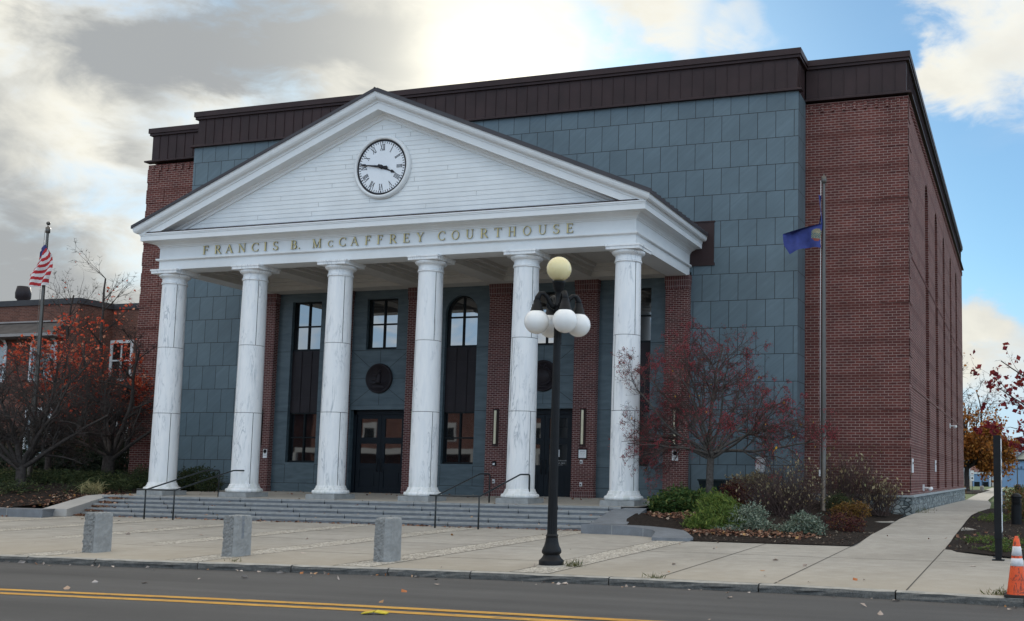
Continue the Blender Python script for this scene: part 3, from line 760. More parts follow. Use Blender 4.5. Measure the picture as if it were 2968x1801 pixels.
# pediment: clapboards, rake soffit, raking cornice, roof
TS = .42
def zr(z0, x): return z0 - TS * abs(x)
w = MB()
z = 9.83; k = 0
while z < 13.45:
    z1 = min(z + .154, 13.46)
    xa, xb = (13.46 - z) / TS, max(.02, (13.46 - z1) / TS)
    y0 = -EF - .010; y1 = -EF + .003
    w.add([(-xa, y0, z), (xa, y0, z), (xb, y1, z1), (-xb, y1, z1), (-xa, y1 + .03, z), (xa, y1 + .03, z)], [(0, 1, 2, 3), (4, 5, 1, 0)])
    if k % 2 == 0:
        for q in range(3):
            xx = (-.62 + .61 * ((q * 7 + k * 3) % 5) / 2.2) * xa
            w.box(xx - .006, xx + .006, y0 - .002, y0, z, z1 - .01, 1)
    z += .154; k += 1
w.build('pediment_boards', [BOARDS, M('board_gap', (.42, .43, .43), .8)], CH)
w = MB()   # bed mould, soffit and fascia following the rake
def rake(prof, xe=None):
    """prof: (o, z at the apex); o outward from the tympanum face"""
    st = []
    for s in (-1, 0, 1):
        st.append([((HX + o if xe is None else xe(o, z)) * s, -(EF + o), zr(z, (HX + o if xe is None else xe(o, z)) * s)) for o, z in prof])
    return st
inner = lambda o, z: min((z - 9.80) / TS, HX + .44)
w.strip(rake([(.0, 13.27), (.05, 13.28), (.06, 13.36), (.12, 13.40), (.13, 13.45), (.43, 13.47)], inner))
w.strip(rake([(.43, 13.47), (.43, 13.70), (.46, 13.705), (.46, 13.745), (.475, 13.76), (.475, 13.79)], inner))
w.build('raking_cornice', WHITE, CH)
w = MB()   # half-round gutter along the eaves and up the rake
gp = [(.45, 13.78), (.50, 13.775), (.56, 13.80), (.605, 13.85), (.63, 13.92), (.635, 13.98), (.65, 13.985), (.65, 14.01), (.60, 14.01)]
w.strip([[(-(HX + o), WY - .02, zr(z, HX + o)) for o, z in gp], [(-(HX + o), -(EF + o), zr(z, HX + o)) for o, z in gp], [(0, -(EF + o), z) for o, z in gp],
         [((HX + o), -(EF + o), zr(z, HX + o)) for o, z in gp], [((HX + o), WY - .02, zr(z, HX + o)) for o, z in gp]], smooth=False)
for s in (-1, 1):   # end caps of the gutters and joints along them
    w.add([(s * (HX + o), WY - .02, zr(z, HX + o)) for o, z in gp], [tuple(range(len(gp)))])
    for f in (.18, .42, .66, .88):
        x = s * f * (HX + .6)
        w.strip([[(x + d, -(EF + o + .008), zr(z, x + d)) for o, z in gp[1:6]] for d in (-.02, .02)])
w.build('gutter', WHITE, CH)
w = MB()   # roof
for s in (-1, 1):
    o = .68; xe = HX + o
    T = lambda x, y, dz: (s * x, y, zr(14.12, x) + dz)
    w.add([T(0, -(EF + o), 0), T(xe, -(EF + o), 0), T(xe, WY, 0), T(0, WY, 0), T(0, -(EF + o), -.11), T(xe, -(EF + o), -.11), T(xe, WY, -.11), T(0, WY, -.11)],
          [(0, 1, 2, 3), (4, 7, 6, 5), (0, 4, 5, 1), (1, 5, 6, 2)])
    yy = -.9
    while yy < WY:
        w.add([T(0, yy - .015, 0), T(xe, yy - .015, 0), T(xe, yy + .015, 0), T(0, yy + .015, 0), T(0, yy - .015, .05), T(xe, yy - .015, .05), T(xe, yy + .015, .05), T(0, yy + .015, .05)],
              [(4, 5, 6, 7), (0, 1, 5, 4), (3, 7, 6, 2), (1, 2, 6, 5)]); yy += .42
w.tube([(0, -(EF + .69), 14.11), (0, WY, 14.11)], .03, 8)
w.build('portico_roof', ROOFM, CH)
w = MB(); w.box(-HX - .4, HX + .4, -(EF + .44), -(EF + .02), 9.805, 9.845); w.build('ledge_flashing', BRONZE, CH)

# ---- letters on the frieze
LET = [('F', -7.12, -6.88), ('R', -6.62, -6.35), ('A', -6.15, -5.84), ('N', -5.62, -5.32), ('C', -5.07, -4.79), ('I', -4.57, -4.44), ('S', -4.2, -3.99), ('B', -3.48, -3.23), ('.', -3.16, -3.10),
       ('M', -2.6, -2.27), ('c', -1.99, -1.8), ('C', -1.56, -1.3), ('A', -1.1, -.81), ('F', -.56, -.33), ('F', -.1, .13), ('R', .37, .64), ('E', .88, 1.13), ('Y', 1.4, 1.66),
       ('C', 2.18, 2.44), ('O', 2.68, 2.95), ('U', 3.19, 3.46), ('R', 3.71, 3.98), ('T', 4.21, 4.46), ('H', 4.70, 4.97), ('O', 5.22, 5.49), ('U', 5.74, 6.02), ('S', 6.25, 6.46), ('E', 6.69, 6.94)]
for ch, a, b in LET:
    mb = MB(); up = ch.upper(); h = .295 if ch != 'c' else .215
    wd = glyph(up)[1] * h
    put_glyph(mb, up, (lambda a: lambda u, v, w_: (a + u, -EF - .022 - w_, 9.025 + v))(a), h, .022, sx=(b - a) / wd * (1.04))
    mb.build('letter', [GOLD, LETSIDE], CH)

# ---- pilasters
def make_pilaster(a):
    w = MB()
    w.box(a - .43, a + .43, 4.80, 5.42, ZW - .2, 8.15, 0)
    w.box(a - .445, a + .445, 4.785, 5.42, ZW - .25, ZW + .205, 1)
    w.box(a - .445, a + .445, 4.785, 5.42, 8.10, 8.32, 1); w.box(a - .46, a + .46, 4.77, 5.42, 8.32, 8.575, 1)
    return w.build('pilaster', [PBRICK, SOLDIER], CH)
for a in axis: make_pilaster(a)

# ---- bays between the pilasters
def strip_line(w, x0, x1, z0, z1, y=WY - .002): w.box(x0, x1, y, y + .01, z0, z1, 1)
def window(cx, hw, z0, z1, arch=False, mull_z=None, deep=.20):
    gm = GLASSLOW if z0 < 3 else GLASS
    f = MB(); y = WY + deep; t = .055
    f.box(cx - hw, cx - hw + t, y - .05, y + .06, z0, z1 if not arch else z1 - hw); f.box(cx + hw - t, cx + hw, y - .05, y + .06, z0, z1 if not arch else z1 - hw)
    f.box(cx - hw, cx + hw, y - .06, y + .06, z0 - .002, z0 + .075)
    if arch:
        A = [PI * k / 16 for k in range(17)]
        f.strip([[(cx + r * math.cos(a), yy, z1 - hw + r * math.sin(a)) for r, yy in ((hw, y - .05), (hw - t, y - .05), (hw - t, y + .06))] for a in A])
    else: f.box(cx - hw, cx + hw, y - .05, y + .06, z1 - t, z1)
    f.box(cx - .03, cx + .03, y - .035, y + .05, z0 + .075, z1 - t)
    mz = mull_z if mull_z else (z0 + z1) / 2
    f.box(cx - hw + t, cx + hw - t, y - .034, y + .05, mz - .028, mz + .028)
    fo = f.build('window', FRAME, CH)
    p = MB()
    if arch:
        A = [PI * k / 16 for k in range(17)]
        p.add([(cx - hw + .02, y + .02, z0), (cx + hw - .02, y + .02, z0)] + [(cx + (hw - .02) * math.cos(a), y + .02, z1 - hw + (hw - .02) * math.sin(a)) for a in A], [tuple(range(19))])
    else: p.add([(cx - hw + .02, y + .02, z0), (cx + hw - .02, y + .02, z0), (cx + hw - .02, y + .02, z1), (cx - hw + .02, y + .02, z1)], [(0, 1, 2, 3)])
    p.build('pane', gm, fo)
    return fo
for i in range(5):
    a, b = axis[i] + .43, axis[i + 1] - .43; c = (a + b) / 2; w = MB()
    yb = WY + .45
    if i % 2 == 0:
        hw = .68
        w.box(a, c - hw, WY, yb, ZW - .2, 8.75); w.box(c + hw, b, WY, yb, ZW - .2, 8.75); w.box(c - hw, c + hw, WY, yb, ZW - .2, 1.87)
        arch = (i == 2)
        if arch:
            A = [PI * k / 20 for k in range(21)]
            for k in range(20):
                xa, za = c + hw * math.cos(A[k]), 8.23 - hw + hw * math.sin(A[k]); xb_, zb_ = c + hw * math.cos(A[k + 1]), 8.23 - hw + hw * math.sin(A[k + 1])
                w.xz([(xb_, zb_), (xa, za), (xa, 8.75), (xb_, 8.75)], WY, yb)
        else: w.box(c - hw, c + hw, WY, yb, 8.23, 8.75)
        for z in (6.24, 3.86, 1.80, 1.07):
            for x0, x1 in ((a, c - hw), (c + hw, b)): strip_line(w, x0, x1, z - .007, z + .007)
        strip_line(w, c - hw, c + hw, 1.063, 1.077)
        for x in (c - hw, c + hw): strip_line(w, x - .007, x + .007, 1.07, 1.80)
        strip_line(w, c - .007, c + .007, .5, 1.063)
        w.build('bay_wall', [SLATE_SHADED, DARKJOINT], CH)
        window(c, hw, 6.27, 8.23, arch, mull_z=7.42 if arch else 7.25)
        window(c, hw, 1.87, 3.83)
        s = MB(); s.box(c - hw, c + hw, WY + .14, WY + .2, 3.83, 6.27)
        for x in (c - .23, c + .23): s.box(x - .012, x + .012, WY + .115, WY + .14, 3.85, 6.25)
        for z in (4.42, 5.72): s.box(c - hw, c + hw, WY + .128, WY + .14, z, z + .02)
        s.build('spandrel_panel', BRONZE2, CH)
        bk = MB(); bk.box(c - hw, c + hw, yb - .05, yb, 1.8, 8.3); bk.build('window_backing', FRAME, CH)
    else:
        hw, dw = .68, 1.22
        w.box(a, c - hw, WY, yb, 6.25, 8.75); w.box(c + hw, b, WY, yb, 6.25, 8.75); w.box(c - hw, c + hw, WY, yb, 8.23, 8.75)
        w.box(a, b, WY, yb, 4.09, 6.25); w.box(a, c - dw, WY, yb, ZW - .2, 4.09); w.box(c + dw, b, WY, yb, ZW - .2, 4.09); w.box(c - dw, c + dw, WY - .02, yb, 3.92, 4.09)
        strip_line(w, a, b, 6.215, 6.23); strip_line(w, a, b, 4.09, 4.10); strip_line(w, a, b, 5.113, 5.127); strip_line(w, c - .007, c + .007, 4.1, 6.22)
        for dx, dz in ((1, 1), (-1, 1), (1, -1), (-1, -1)):
            p0 = Vector((c + dx * .4, 0, 5.12 + dz * .4)); p1 = Vector((c + dx * 1.28, 0, 5.12 + dz * (1.09 if dz > 0 else 1.02)))
            n = Vector((-(p1 - p0).z, 0, (p1 - p0).x)).normalized() * .007
            q = [p0 - n, p1 - n, p1 + n, p0 + n]
            if (q[1] - q[0]).cross(q[2] - q[1]).y > 0: q = q[::-1]
            w.add([(v.x, WY - .003, v.z) for v in q], [(0, 1, 2, 3)], 1)
        w.build('bay_wall', [SLATE_SHADED, DARKJOINT], CH)
        window(c, hw, 6.27, 8.23, False, mull_z=7.25)
        bk = MB(); bk.box(c - dw - .02, c + dw + .02, yb + .15, yb + .2, .5, 8.3); bk.build('window_backing', FRAME, CH)
        y = WY + .28; d = MB()
        d.box(c - dw, c - dw + .14, y - .08, y + .1, ZW - .02, 3.92); d.box(c + dw - .14, c + dw, y - .08, y + .1, ZW - .02, 3.92); d.box(c - dw, c + dw, y - .08, y + .1, 3.74, 3.92)
        gl = MB()
        for s in (-1, 1):
            x0, x1 = (c - dw + .145, c - .006) if s < 0 else (c + .006, c + dw - .145)
            d.box(x0, x0 + .17, y - .03, y + .03, ZW, 3.735); d.box(x1 - .17, x1, y - .03, y + .03, ZW, 3.735)
            for z0, z1 in ((ZW, .93), (1.62, 1.87), (2.62, 2.86), (3.58, 3.735)): d.box(x0 + .17, x1 - .17, y - .03, y + .03, z0, z1)
            d.box(x0 + .17, x1 - .17, y - .005, y + .02, .93, 1.62); d.box(x0 + .25, x1 - .25, y - .02, y - .005, 1.02, 1.53)
            for z0, z1 in ((1.87, 2.62), (2.86, 3.58)): gl.add([(x0 + .17, y, z0), (x1 - .17, y, z0), (x1 - .17, y, z1), (x0 + .17, y, z1)], [(0, 1, 2, 3)])
        do = d.build('double_door', NAVY, CH)
        gl.build('pane', GLASSLOW, do)
        for s in (-1, 1):
            h = MB(); h.tube([(c + s * .09, y - .03, 1.55), (c + s * .09, y - .09, 1.57), (c + s * .09, y - .09, 2.05), (c + s * .09, y - .03, 2.07)], .014, 6); h.build('handle', BLACK, do)

# ---- clock (hung on the boards)
CK = thing('clock', (0, -EF, 11.611), 'round white clock with black Roman numerals high in the white pediment', 'clock')
y0 = -EF - .018; cz = 11.611
w = MB(); w.lathe([(.001, -.06), (.945, -.06), (.945, 0.0)], (0, y0, cz), 64, axis='y', smooth=False); w.build('dial', globe_mat('dial_white', (.78, .80, .83)), CK)
w = MB(); w.lathe([(.945, -.03), (.955, -.11), (1.0, -.125), (1.05, -.09), (1.07, -.05), (1.08, 0)], (0, y0, cz), 64, axis='y'); w.build('bezel', WHITE, CK)
w = MB(); w.lathe([(.875, -.064), (.945, -.064)], (0, y0, cz), 64, axis='y', smooth=False)
w.v = [(p[0], p[1], p[2]) for p in w.v]; w.f = w.f[:64]; w.m = w.m[:64]; w.sm = w.sm[:64]
for k in range(60):
    a = 2 * PI * k / 60; l, t = (.065, .012) if k % 5 else (.07, .02)
    d = Vector((math.sin(a), 0, math.cos(a))); n = Vector((d.z, 0, -d.x))
    P = [d * r + n * s * t for r, s in ((.80, -1), (.80, 1), (.80 + l, 1), (.80 + l, -1))]
    w.add([(p.x, y0 - .066, cz + p.z) for p in P], [(0, 3, 2, 1)]) if False else w.add([(p.x, y0 - .066, cz + p.z) for p in P], [(0, 1, 2, 3)])
w.build('minute_track', INK, CK)
for k, tx in enumerate(['XII', 'I', 'II', 'III', 'IIII', 'V', 'VI', 'VII', 'VIII', 'IX', 'X', 'XI']):
    mb = MB(); a = 2 * PI * k / 12; d = Vector((math.sin(a), 0, math.cos(a))); n = Vector((d.z, 0, -d.x)); h = .205
    sx = .62; tw = sum((.62 if c == 'I' and False else glyph(c)[1] * h * sx * (.78 if c == 'I' else .95)) for c in tx); u0 = -tw / 2
    for c in tx:
        put_glyph(mb, c, (lambda u0: lambda u, v, w_: tuple(Vector((0, y0 - .062 - w_, cz)) + n * (u0 + u) + d * (.57 + v)))(u0), h, .004, sx=sx)
        u0 += glyph(c)[1] * h * sx * (.78 if c == 'I' else .95)
    mb.build('numeral', [INK, INK], CK)
def hand(a, L, name, dy, wd):
    d = Vector((math.sin(a), 0, math.cos(a))); n = Vector((d.z, 0, -d.x)); mb = MB()
    prof = [(-.10 * L, .9), (-.24 * L, 1.5), (-.30 * L, .2), (-.24 * L, -1.5), (-.10 * L, -.9), (.2 * L, -1.0), (.66 * L, -.42), (.72 * L, -1.25), (.80 * L, -1.0), (L, 0), (.80 * L, 1.0), (.72 * L, 1.25), (.66 * L, .42), (.2 * L, 1.0)]
    pts = [d * l + n * (s * wd) for l, s in prof]
    nn = len(pts)
    mb.add([(p.x, y0 - dy, cz + p.z) for p in pts] + [(p.x, y0 - dy + .015, cz + p.z) for p in pts], [tuple(range(nn)), tuple(range(2 * nn - 1, nn - 1, -1))] + [((i + 1) % nn, i, nn + i, nn + (i + 1) % nn) for i in range(nn)])
    mb.lathe([(.001, -.02), (.07, -.02), (.07, .03)], (0, y0 - dy, cz), 16, axis='y')
    mb.build(name, INK, CK)
hand(2 * PI * (3 + 46 / 60) / 12, .58, 'hour_hand', .085, .042); hand(2 * PI * 46.4 / 60, .87, 'minute_hand', .115, .034)

# ---- bronze medallions over the doors
def medallion(cx, label, kind):
    T = thing('relief_medallion', (cx, WY, 5.12), label, 'medallion', 'bronze medallions over the two doors')
    w = MB(); w.lathe([(.001, -.05), (.49, -.05), (.50, -.09), (.54, -.10), (.575, -.08), (.58, 0)], (cx, WY, 5.12), 48, axis='y'); w.build('disc', BRONZE2, T)
    r = MB(); y = WY - .055
    if kind == 0:   # a figure with a scale beam above a plaque
        r.sphere((cx + .04, y, 5.40), .06, 12, 8)
        r.tube([(cx + .04, y, 5.34), (cx + .02, y, 5.2), (cx - .02, y, 5.02), (cx + .0, y, 4.92)], [.04, .085, .10, .13], 10)
        r.tube([(cx + .05, y, 5.29), (cx - .10, y - .01, 5.22), (cx - .26, y, 5.26)], [.035, .03, .02], 8); r.tube([(cx + .05, y, 5.26), (cx + .0, y - .02, 5.12), (cx - .18, y, 5.06), (cx - .30, y, 5.03)], [.035, .03, .025, .018], 8)
        r.tube([(cx - .3, y, 4.91), (cx + .02, y, 4.93), (cx + .32, y, 4.95)], [.02, .03, .02], 8); r.box(cx - .26, cx + .24, y - .015, y + .01, 4.76, 4.82)
    else:           # a wreath with a bird over it
        for k in range(22):
            a = 2 * PI * k / 22; r.sphere((cx + .33 * math.cos(a), y, 5.10 + .33 * math.sin(a)), .045, 8, 6)
        r.lathe([(.001, -.02), (.22, -.02), (.24, 0)], (cx, y, 5.10), 24, axis='y')
        r.tube([(cx - .12, y, 5.52), (cx, y - .01, 5.47), (cx + .12, y, 5.54)], [.015, .04, .015], 8); r.box(cx - .16, cx + .16, y - .012, y + .01, 4.70, 4.75)
    r.build('relief', BRONZE2, T)
medallion((axis[1] + axis[2]) / 2, 'dark bronze medallion with a standing figure above the left double door', 0)
medallion((axis[3] + axis[4]) / 2, 'dark bronze medallion with a wreath above the right double door, partly behind the street lamp', 1)

# ---- long wall lights on the pilasters
names6 = ['behind the leftmost marble column', 'behind the second column from the left', 'behind the third column from the left', 'right of the arched window', 'above the white notice plaque', 'above the no smoking sign']
for i, a in enumerate(axis):
    L = thing('wall_light', (a, 4.80, 2.6), 'upright cream wall light on the brick pilaster ' + names6[i], 'wall light', 'upright wall lights on the pilasters')
    w = MB(); w.box(a - .10, a + .10, 4.745, 4.80, 2.55, 3.90); w.box(a - .10, a + .10, 4.68, 4.745, 3.86, 3.90); w.box(a - .10, a + .10, 4.68, 4.745, 2.55, 2.60); w.build('housing', BRONZE, L)
    w = MB(); w.lathe([(.045, 2.62), (.045, 3.84)], (a, 4.70, 0), 14); w.build('diffuser', CREAM, L)
def plate(name, label, cat, x, z, wx, wz, lines, mats=None, y=4.80, frame=None, deco=None):
    T = thing(name, (x, y, z), label, cat)
    w = MB()
    if frame: w.box(x - wx / 2 - .04, x + wx / 2 + .04, y - .018, y, z - wz / 2 - .04, z + wz / 2 + .04); w.build('frame', frame, T); w = MB()
    w.box(x - wx / 2, x + wx / 2, y - .026, y - .001, z - wz / 2, z + wz / 2); w.build('panel', mats or SIGNW, T)
    w = MB()
    for t, dz, h in lines: small_text(w, t, x, y - .0275, z + dz, h, 0)
    if deco:
        w.lathe([(.06, -.002), (.075, -.002)], (x, y - .027, z + deco), 20, axis='y'); n0 = len(w.f)
        w.box(x - .004, x + .004, y - .0295, y - .027, z + deco - .06, z + deco + .06); w.box(x - .04, x + .04, y - .0295, y - .0265, z + deco - .009, z + deco + .009)
    w.build('lettering', INK, T)
    return T
plate('notice_plaque', 'white notice plaque in a dark frame on the brick pilaster right of the right door', 'plaque', axis[4], 2.28, .29, .29, [('NOTICE', .07, .035), ('COURT HOURS', .01, .022), ('MON - FRI', -.05, .022)], frame=BRONZE)
plate('no_smoking_sign', 'white no smoking sign with a barred circle on the rightmost brick pilaster', 'sign', axis[5] + .02, 2.24, .22, .34, [('NO', -.035, .045), ('SMOKING', -.095, .035), ('WITHIN 25 FT', -.14, .016)], deco=.085)
plate('small_notice', 'small white notice on the brick pilaster behind the second column from the left', 'sign', axis[0] + .30, 2.2, .18, .34, [('NO', -.02, .04), ('SMOKING', -.08, .028)], deco=.09)
plate('small_notice', 'small pale notice edge on the brick pilaster behind the fourth column from the left', 'sign', axis[2] + .1, 2.15, .18, .34, [('NO', -.02, .04), ('SMOKING', -.08, .028)], deco=.09)
dc = (axis[3] + axis[4]) / 2
plate('door_notice', 'white paper notice taped inside the glass of the right double door', 'notice', dc + .52, 2.30, .16, .26, [('NOTICE', .06, .02)], y=WY + .275)
w = MB(); T = thing('door_lettering', (dc + .6, WY + .26, 1.98), 'pale lettering with opening hours low on the glass of the right double door', 'lettering')
for t, dz in (('COURTHOUSE HOURS', .09), ('MONDAY - FRIDAY', .0), ('8:00 - 4:30', -.07)): small_text(w, t, dc + .62, WY + .274, 1.93 + dz, .036, 0)
w.build('text', SIGNW, T)
def wallbox(name, label, x, z, wx, wz, m):
    T = thing(name, (x, 4.80, z), label, 'wall box'); w = MB(); w.box(x - wx / 2, x + wx / 2, 4.74, 4.80, z - wz / 2, z + wz / 2); w.build('housing', m, T)
    w = MB(); w.box(x - wx * .3, x + wx * .3, 4.73, 4.74, z - wz * .28, z + wz * .1); w.build('cover', SIGNW if m is BLACK else BLACK, T)
wallbox('door_button', 'dark call box on the brick pilaster right of the arched window bay', axis[3] - .02, 1.90, .13, .18, BLACK)
wallbox('door_button', 'small blue-grey door button below the white notice plaque', axis[4] - .03, 2.0, .09, .13, SIGNW)
wallbox('socket_box', 'small grey socket box low on the pilaster behind the right handrail', axis[3] - .02, 1.26, .08, .14, SIGNW)
wallbox('socket_box', 'small grey socket box low on the pilaster right of the right door', axis[4] - .03, 1.2, .08, .14, SIGNW)
# ------------------------------------------------------------------ ground, street, pavement
def pz(y):       # the forecourt falls gently to the kerb
    return -.0146 * max(0.0, -2.9 - y) if y > -13.2 else -.1504
KX = [(-200, -14.2), (-20, -14.2), (-5, -14.15), (1, -14.0), (3.5, -13.9), (5.7, -13.68), (9, -13.32), (11.5, -13.17), (14, -13.18), (16.5, -13.2), (18.6, -13.36), (20.2, -13.55), (23, -13.7), (40, -13.8), (200, -13.8)]
def ky(x):
    for (a, ya), (b, yb) in zip(KX, KX[1:]):
        if x <= b: return ya + (yb - ya) * (x - a) / (b - a)
    return KX[-1][1]
ZR = -.28
# earth sheet to the horizon (below everything in front, level with the lawn behind)
w = MB()
gy = [(-3000, -.4), (-26, -.4), (-13.6, -.4), (-12, -.30), (-5.4, -.2), (4, -.1), (12, -.05), (40, .12), (170, .12), (3000, .12)]
w.strip([[(x, y, z) for x in (-3000, -40, 16.5, 40, 3000)] for y, z in gy])
tag(w.build('ground', EARTH), kind='structure')
w = MB(); xs = [-200, -60, -20, -5, 1, 3.5, 5.7, 9, 11.5, 14, 16.5, 18.6, 20.2, 23, 40, 200]
w.strip([[(x, -24.5, ZR) for x in xs], [(x, -20.0, ZR + .02) for x in xs], [(x, -18.0, ZR + .03) for x in xs], [(x, ky(x) + .05, ZR) for x in xs]][::1])
tag(w.build('road', ASPH), kind='structure')
w = MB(); w.box(-200, 200, -30 - 6, -24.7, -.4, -.13); tag(w.build('far_sidewalk', CONC), kind='structure')
w = MB(); w.box(-200, 200, -24.7, -24.5, -.4, -.12); tag(w.build('far_kerb', KERBM), kind='structure')
# double yellow line
def yl(x): return -17.66 + .078 * (max(-6.0, min(10.4, x)) - 5.48) + .018 * (max(10.4, min(22.0, x)) - 10.4)
w = MB()
for d in (-.19, -.57):
    w.strip([[(x, yl(x) + d, ZR + .034), (x, yl(x) + d + .19, ZR + .034)] for x in xs])
w.f = [f[::-1] for f in w.f]
tag(w.build('yellow_centre_line', YELLOW), kind='structure')
# kerb stones (rock-faced)
rng = np.random.default_rng(5)
w = MB(); x = -60.0; jl = []
while x < 60:
    L = random.Random(int(x * 10)).choice([1.9, 2.2, 2.6, 1.6]); n = 8
    st = []
    for k in range(n + 1):
        xx = x + .012 + (L - .024) * k / n; yk = ky(xx); j = lambda s: rng.normal() * s
        st.append([(xx, yk + .17, -.1502), (xx, yk + .03 + j(.004), -.148 + j(.002)), (xx, yk - .005 + j(.008), -.165 + j(.004)), (xx, yk - .02 + j(.012), -.21), (xx, yk - .012 + j(.01), -.25), (xx, yk + .0, ZR - .05)])
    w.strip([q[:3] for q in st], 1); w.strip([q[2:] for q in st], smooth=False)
    for e in (st[0], st[-1]): w.add(e, [tuple(range(6))])
    x += L
w.f = [f[::-1] for f in w.f]
tag(w.build('kerb', [KERBM, KERBTOP]), kind='structure')
# forecourt and sidewalk concrete, with aggregate strips and tooled joints
w = MB(); gx = sorted(set([-60, -30, -20, -12, -9.5, -5, 1, 3.5, 5.7, 9, 11.5, 12.3, 14, 16.4, 18.5, 20.2, 23, 40, 60]))
rows = [lambda x: ky(x) + .165, lambda x: -8.0, lambda x: -5.2, lambda x: -2.95, lambda x: -2.5]
w.strip([[(x, r(x), pz(r(x))) for x in gx] for r in rows])
def sheet(x0, x1, x0b, x1b, y0, y1, dz, mi):
    n = 6
    w.strip([[(x0 + (x0b - x0) * k / n, y0 + (y1 - y0) * k / n, pz(y0 + (y1 - y0) * k / n) + dz), (x1 + (x1b - x1) * k / n, y0 + (y1 - y0) * k / n, pz(y0 + (y1 - y0) * k / n) + dz)] for k in range(n + 1)], mi)
def jx(x0, x1, y): sheet(x0, x1, x0, x1, y - .011, y + .011, .005, 1)
def jy(x, y0, y1): sheet(x - .011, x + .011, x - .011, x + .011, y0, y1, .005, 1)
for a, b in [(-30, 8.5)]: jx(a, b, -5.5)
jx(-30, 60, -8.1); jx(-30, 12.2, -11.0)
for x in (14.28, 16.32, 18.45, 20.6): jy(x, ky(x) + .17, -5.1)
for i in range(-4, 8):
    x = (i - 2.5) * S_ + .23
    if x > 13: continue
    for xx in (x, x - .76): jy(xx, ky(xx) + .17, -2.75 if x < 9 else -5.2)
w.build('sidewalk', [CONC, JOINT]); tag(bpy.data.objects['sidewalk'], kind='structure')
w = MB()
for i in range(-4, 8):
    x = (i - 2.5) * S_ + .23
    if x > 13: continue
    ye = -2.78 if x < 9 else -5.25; y0 = ky(x) + .17
    w.strip([[(x - .76, y0 + (ye - y0) * k / 6, pz(y0 + (ye - y0) * k / 6) + .004), (x, y0 + (ye - y0) * k / 6, pz(y0 + (ye - y0) * k / 6) + .004)] for k in range(7)])
tag(w.build('aggregate_strips', AGGR), kind='structure')
# walkway along the right side of the courthouse
PW = [(-5.3, 16.36, 18.47), (-2, 16.36, 18.46), (1.3, 16.4, 18.46), (4, 16.42, 18.48), (6.3, 16.62, 18.52), (9.5, 16.66, 18.62), (15, 16.66, 18.85), (25, 16.66, 18.6), (39, 16.66, 18.0), (60, 16.3, 17.8), (100, 15.6, 17.4), (150, 15.2, 17.1)]
def wz(y):
    Y = [(-5.3, .0), (1.3, .17), (6.3, .375), (10, .40), (20, .36), (39, .24), (150, .16)]
    if y <= Y[0][0]: return pz(y)
    for (a, za), (b, zb) in zip(Y, Y[1:]):
        if y <= b: return za + (zb - za) * (y - a) / (b - a)
    return Y[-1][1]
w = MB(); w.strip([[(a, y, wz(y) + .004 - (.03 if y < -5.2 else 0)), (b, y, wz(y) + .004 - (.03 if y < -5.2 else 0))] for y, a, b in PW])
for y in (-1.4, 2.6, 4.4, 7.2, 10, 13, 17, 22, 28, 35):
    k = min(range(len(PW)), key=lambda i: abs(PW[i][0] - y)); a, b = PW[k][1], PW[k][2]
    w.strip([[(a, y + d, wz(y + d) + .008), (b, y + d, wz(y + d) + .008)] for d in (-.012, .012)], 1)
w.box(15.45, 16.35, 2.55, 3.6, .1, wz(3) + .0); w.box(18.5, 19.9, .6, 1.7, 0, wz(1) + .01)
w.build('walkway', [CONC, JOINT]); tag(bpy.data.objects['walkway'], kind='structure')
w = MB(); w.strip([[(x, y, z) for x in (-15, 16.4)] for y, z in ((39.5, .15), (170, .17))]); w.strip([[(a, y, z) for a in (16.2, 18.6)] for y, z in ((39.5, .14), (170, .14))]); w.strip([[(x, y, wz(y) - .03) for x in (18.4, 60)] for y in (12, 40, 170)])
tag(w.build('lawn', GRASSM), kind='structure')

# terrace and steps
NO = [(-1.15 - .37 * i, ZT - .126 * i) for i in range(5)]
ST_ = thing('entrance_steps', (0, -1.9, 0), 'five broad grey granite steps leading up to the columns', 'steps')
XL, XR = -10.15, 9.0
w = MB()
w.strip([[(x, y, z) for x in (-10.4, -5, 0, 5, HX + .35)] for y, z in ((-.80, ZT - .002), (5.2, ZW))]); w.build('terrace', CONC, ST_)
rs = random.Random(3)
for i, (y, z) in enumerate(NO):
    w = MB(); yb = y + .40 if i else -.78
    xr = 9.0 + i * .05; xl = -10.05 + i * .16
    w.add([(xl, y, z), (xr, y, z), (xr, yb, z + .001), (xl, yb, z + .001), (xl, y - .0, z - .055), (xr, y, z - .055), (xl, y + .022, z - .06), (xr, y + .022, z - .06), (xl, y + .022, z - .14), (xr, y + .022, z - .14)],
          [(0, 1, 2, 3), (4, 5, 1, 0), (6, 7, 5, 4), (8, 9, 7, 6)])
    w.m[-1] = w.m[-2] = 2  # riser faces darker: shade under the nosing put into the stone colour
    x = -9.2 + .52 * i
    while x < xr:
        w.box(x - .006, x + .006, y - .0015, y + .03, z - .12, z + .0015, 1); x += 1.62
    w.build('step', [GRANITE, DARKJOINT, GRANITEB], ST_)

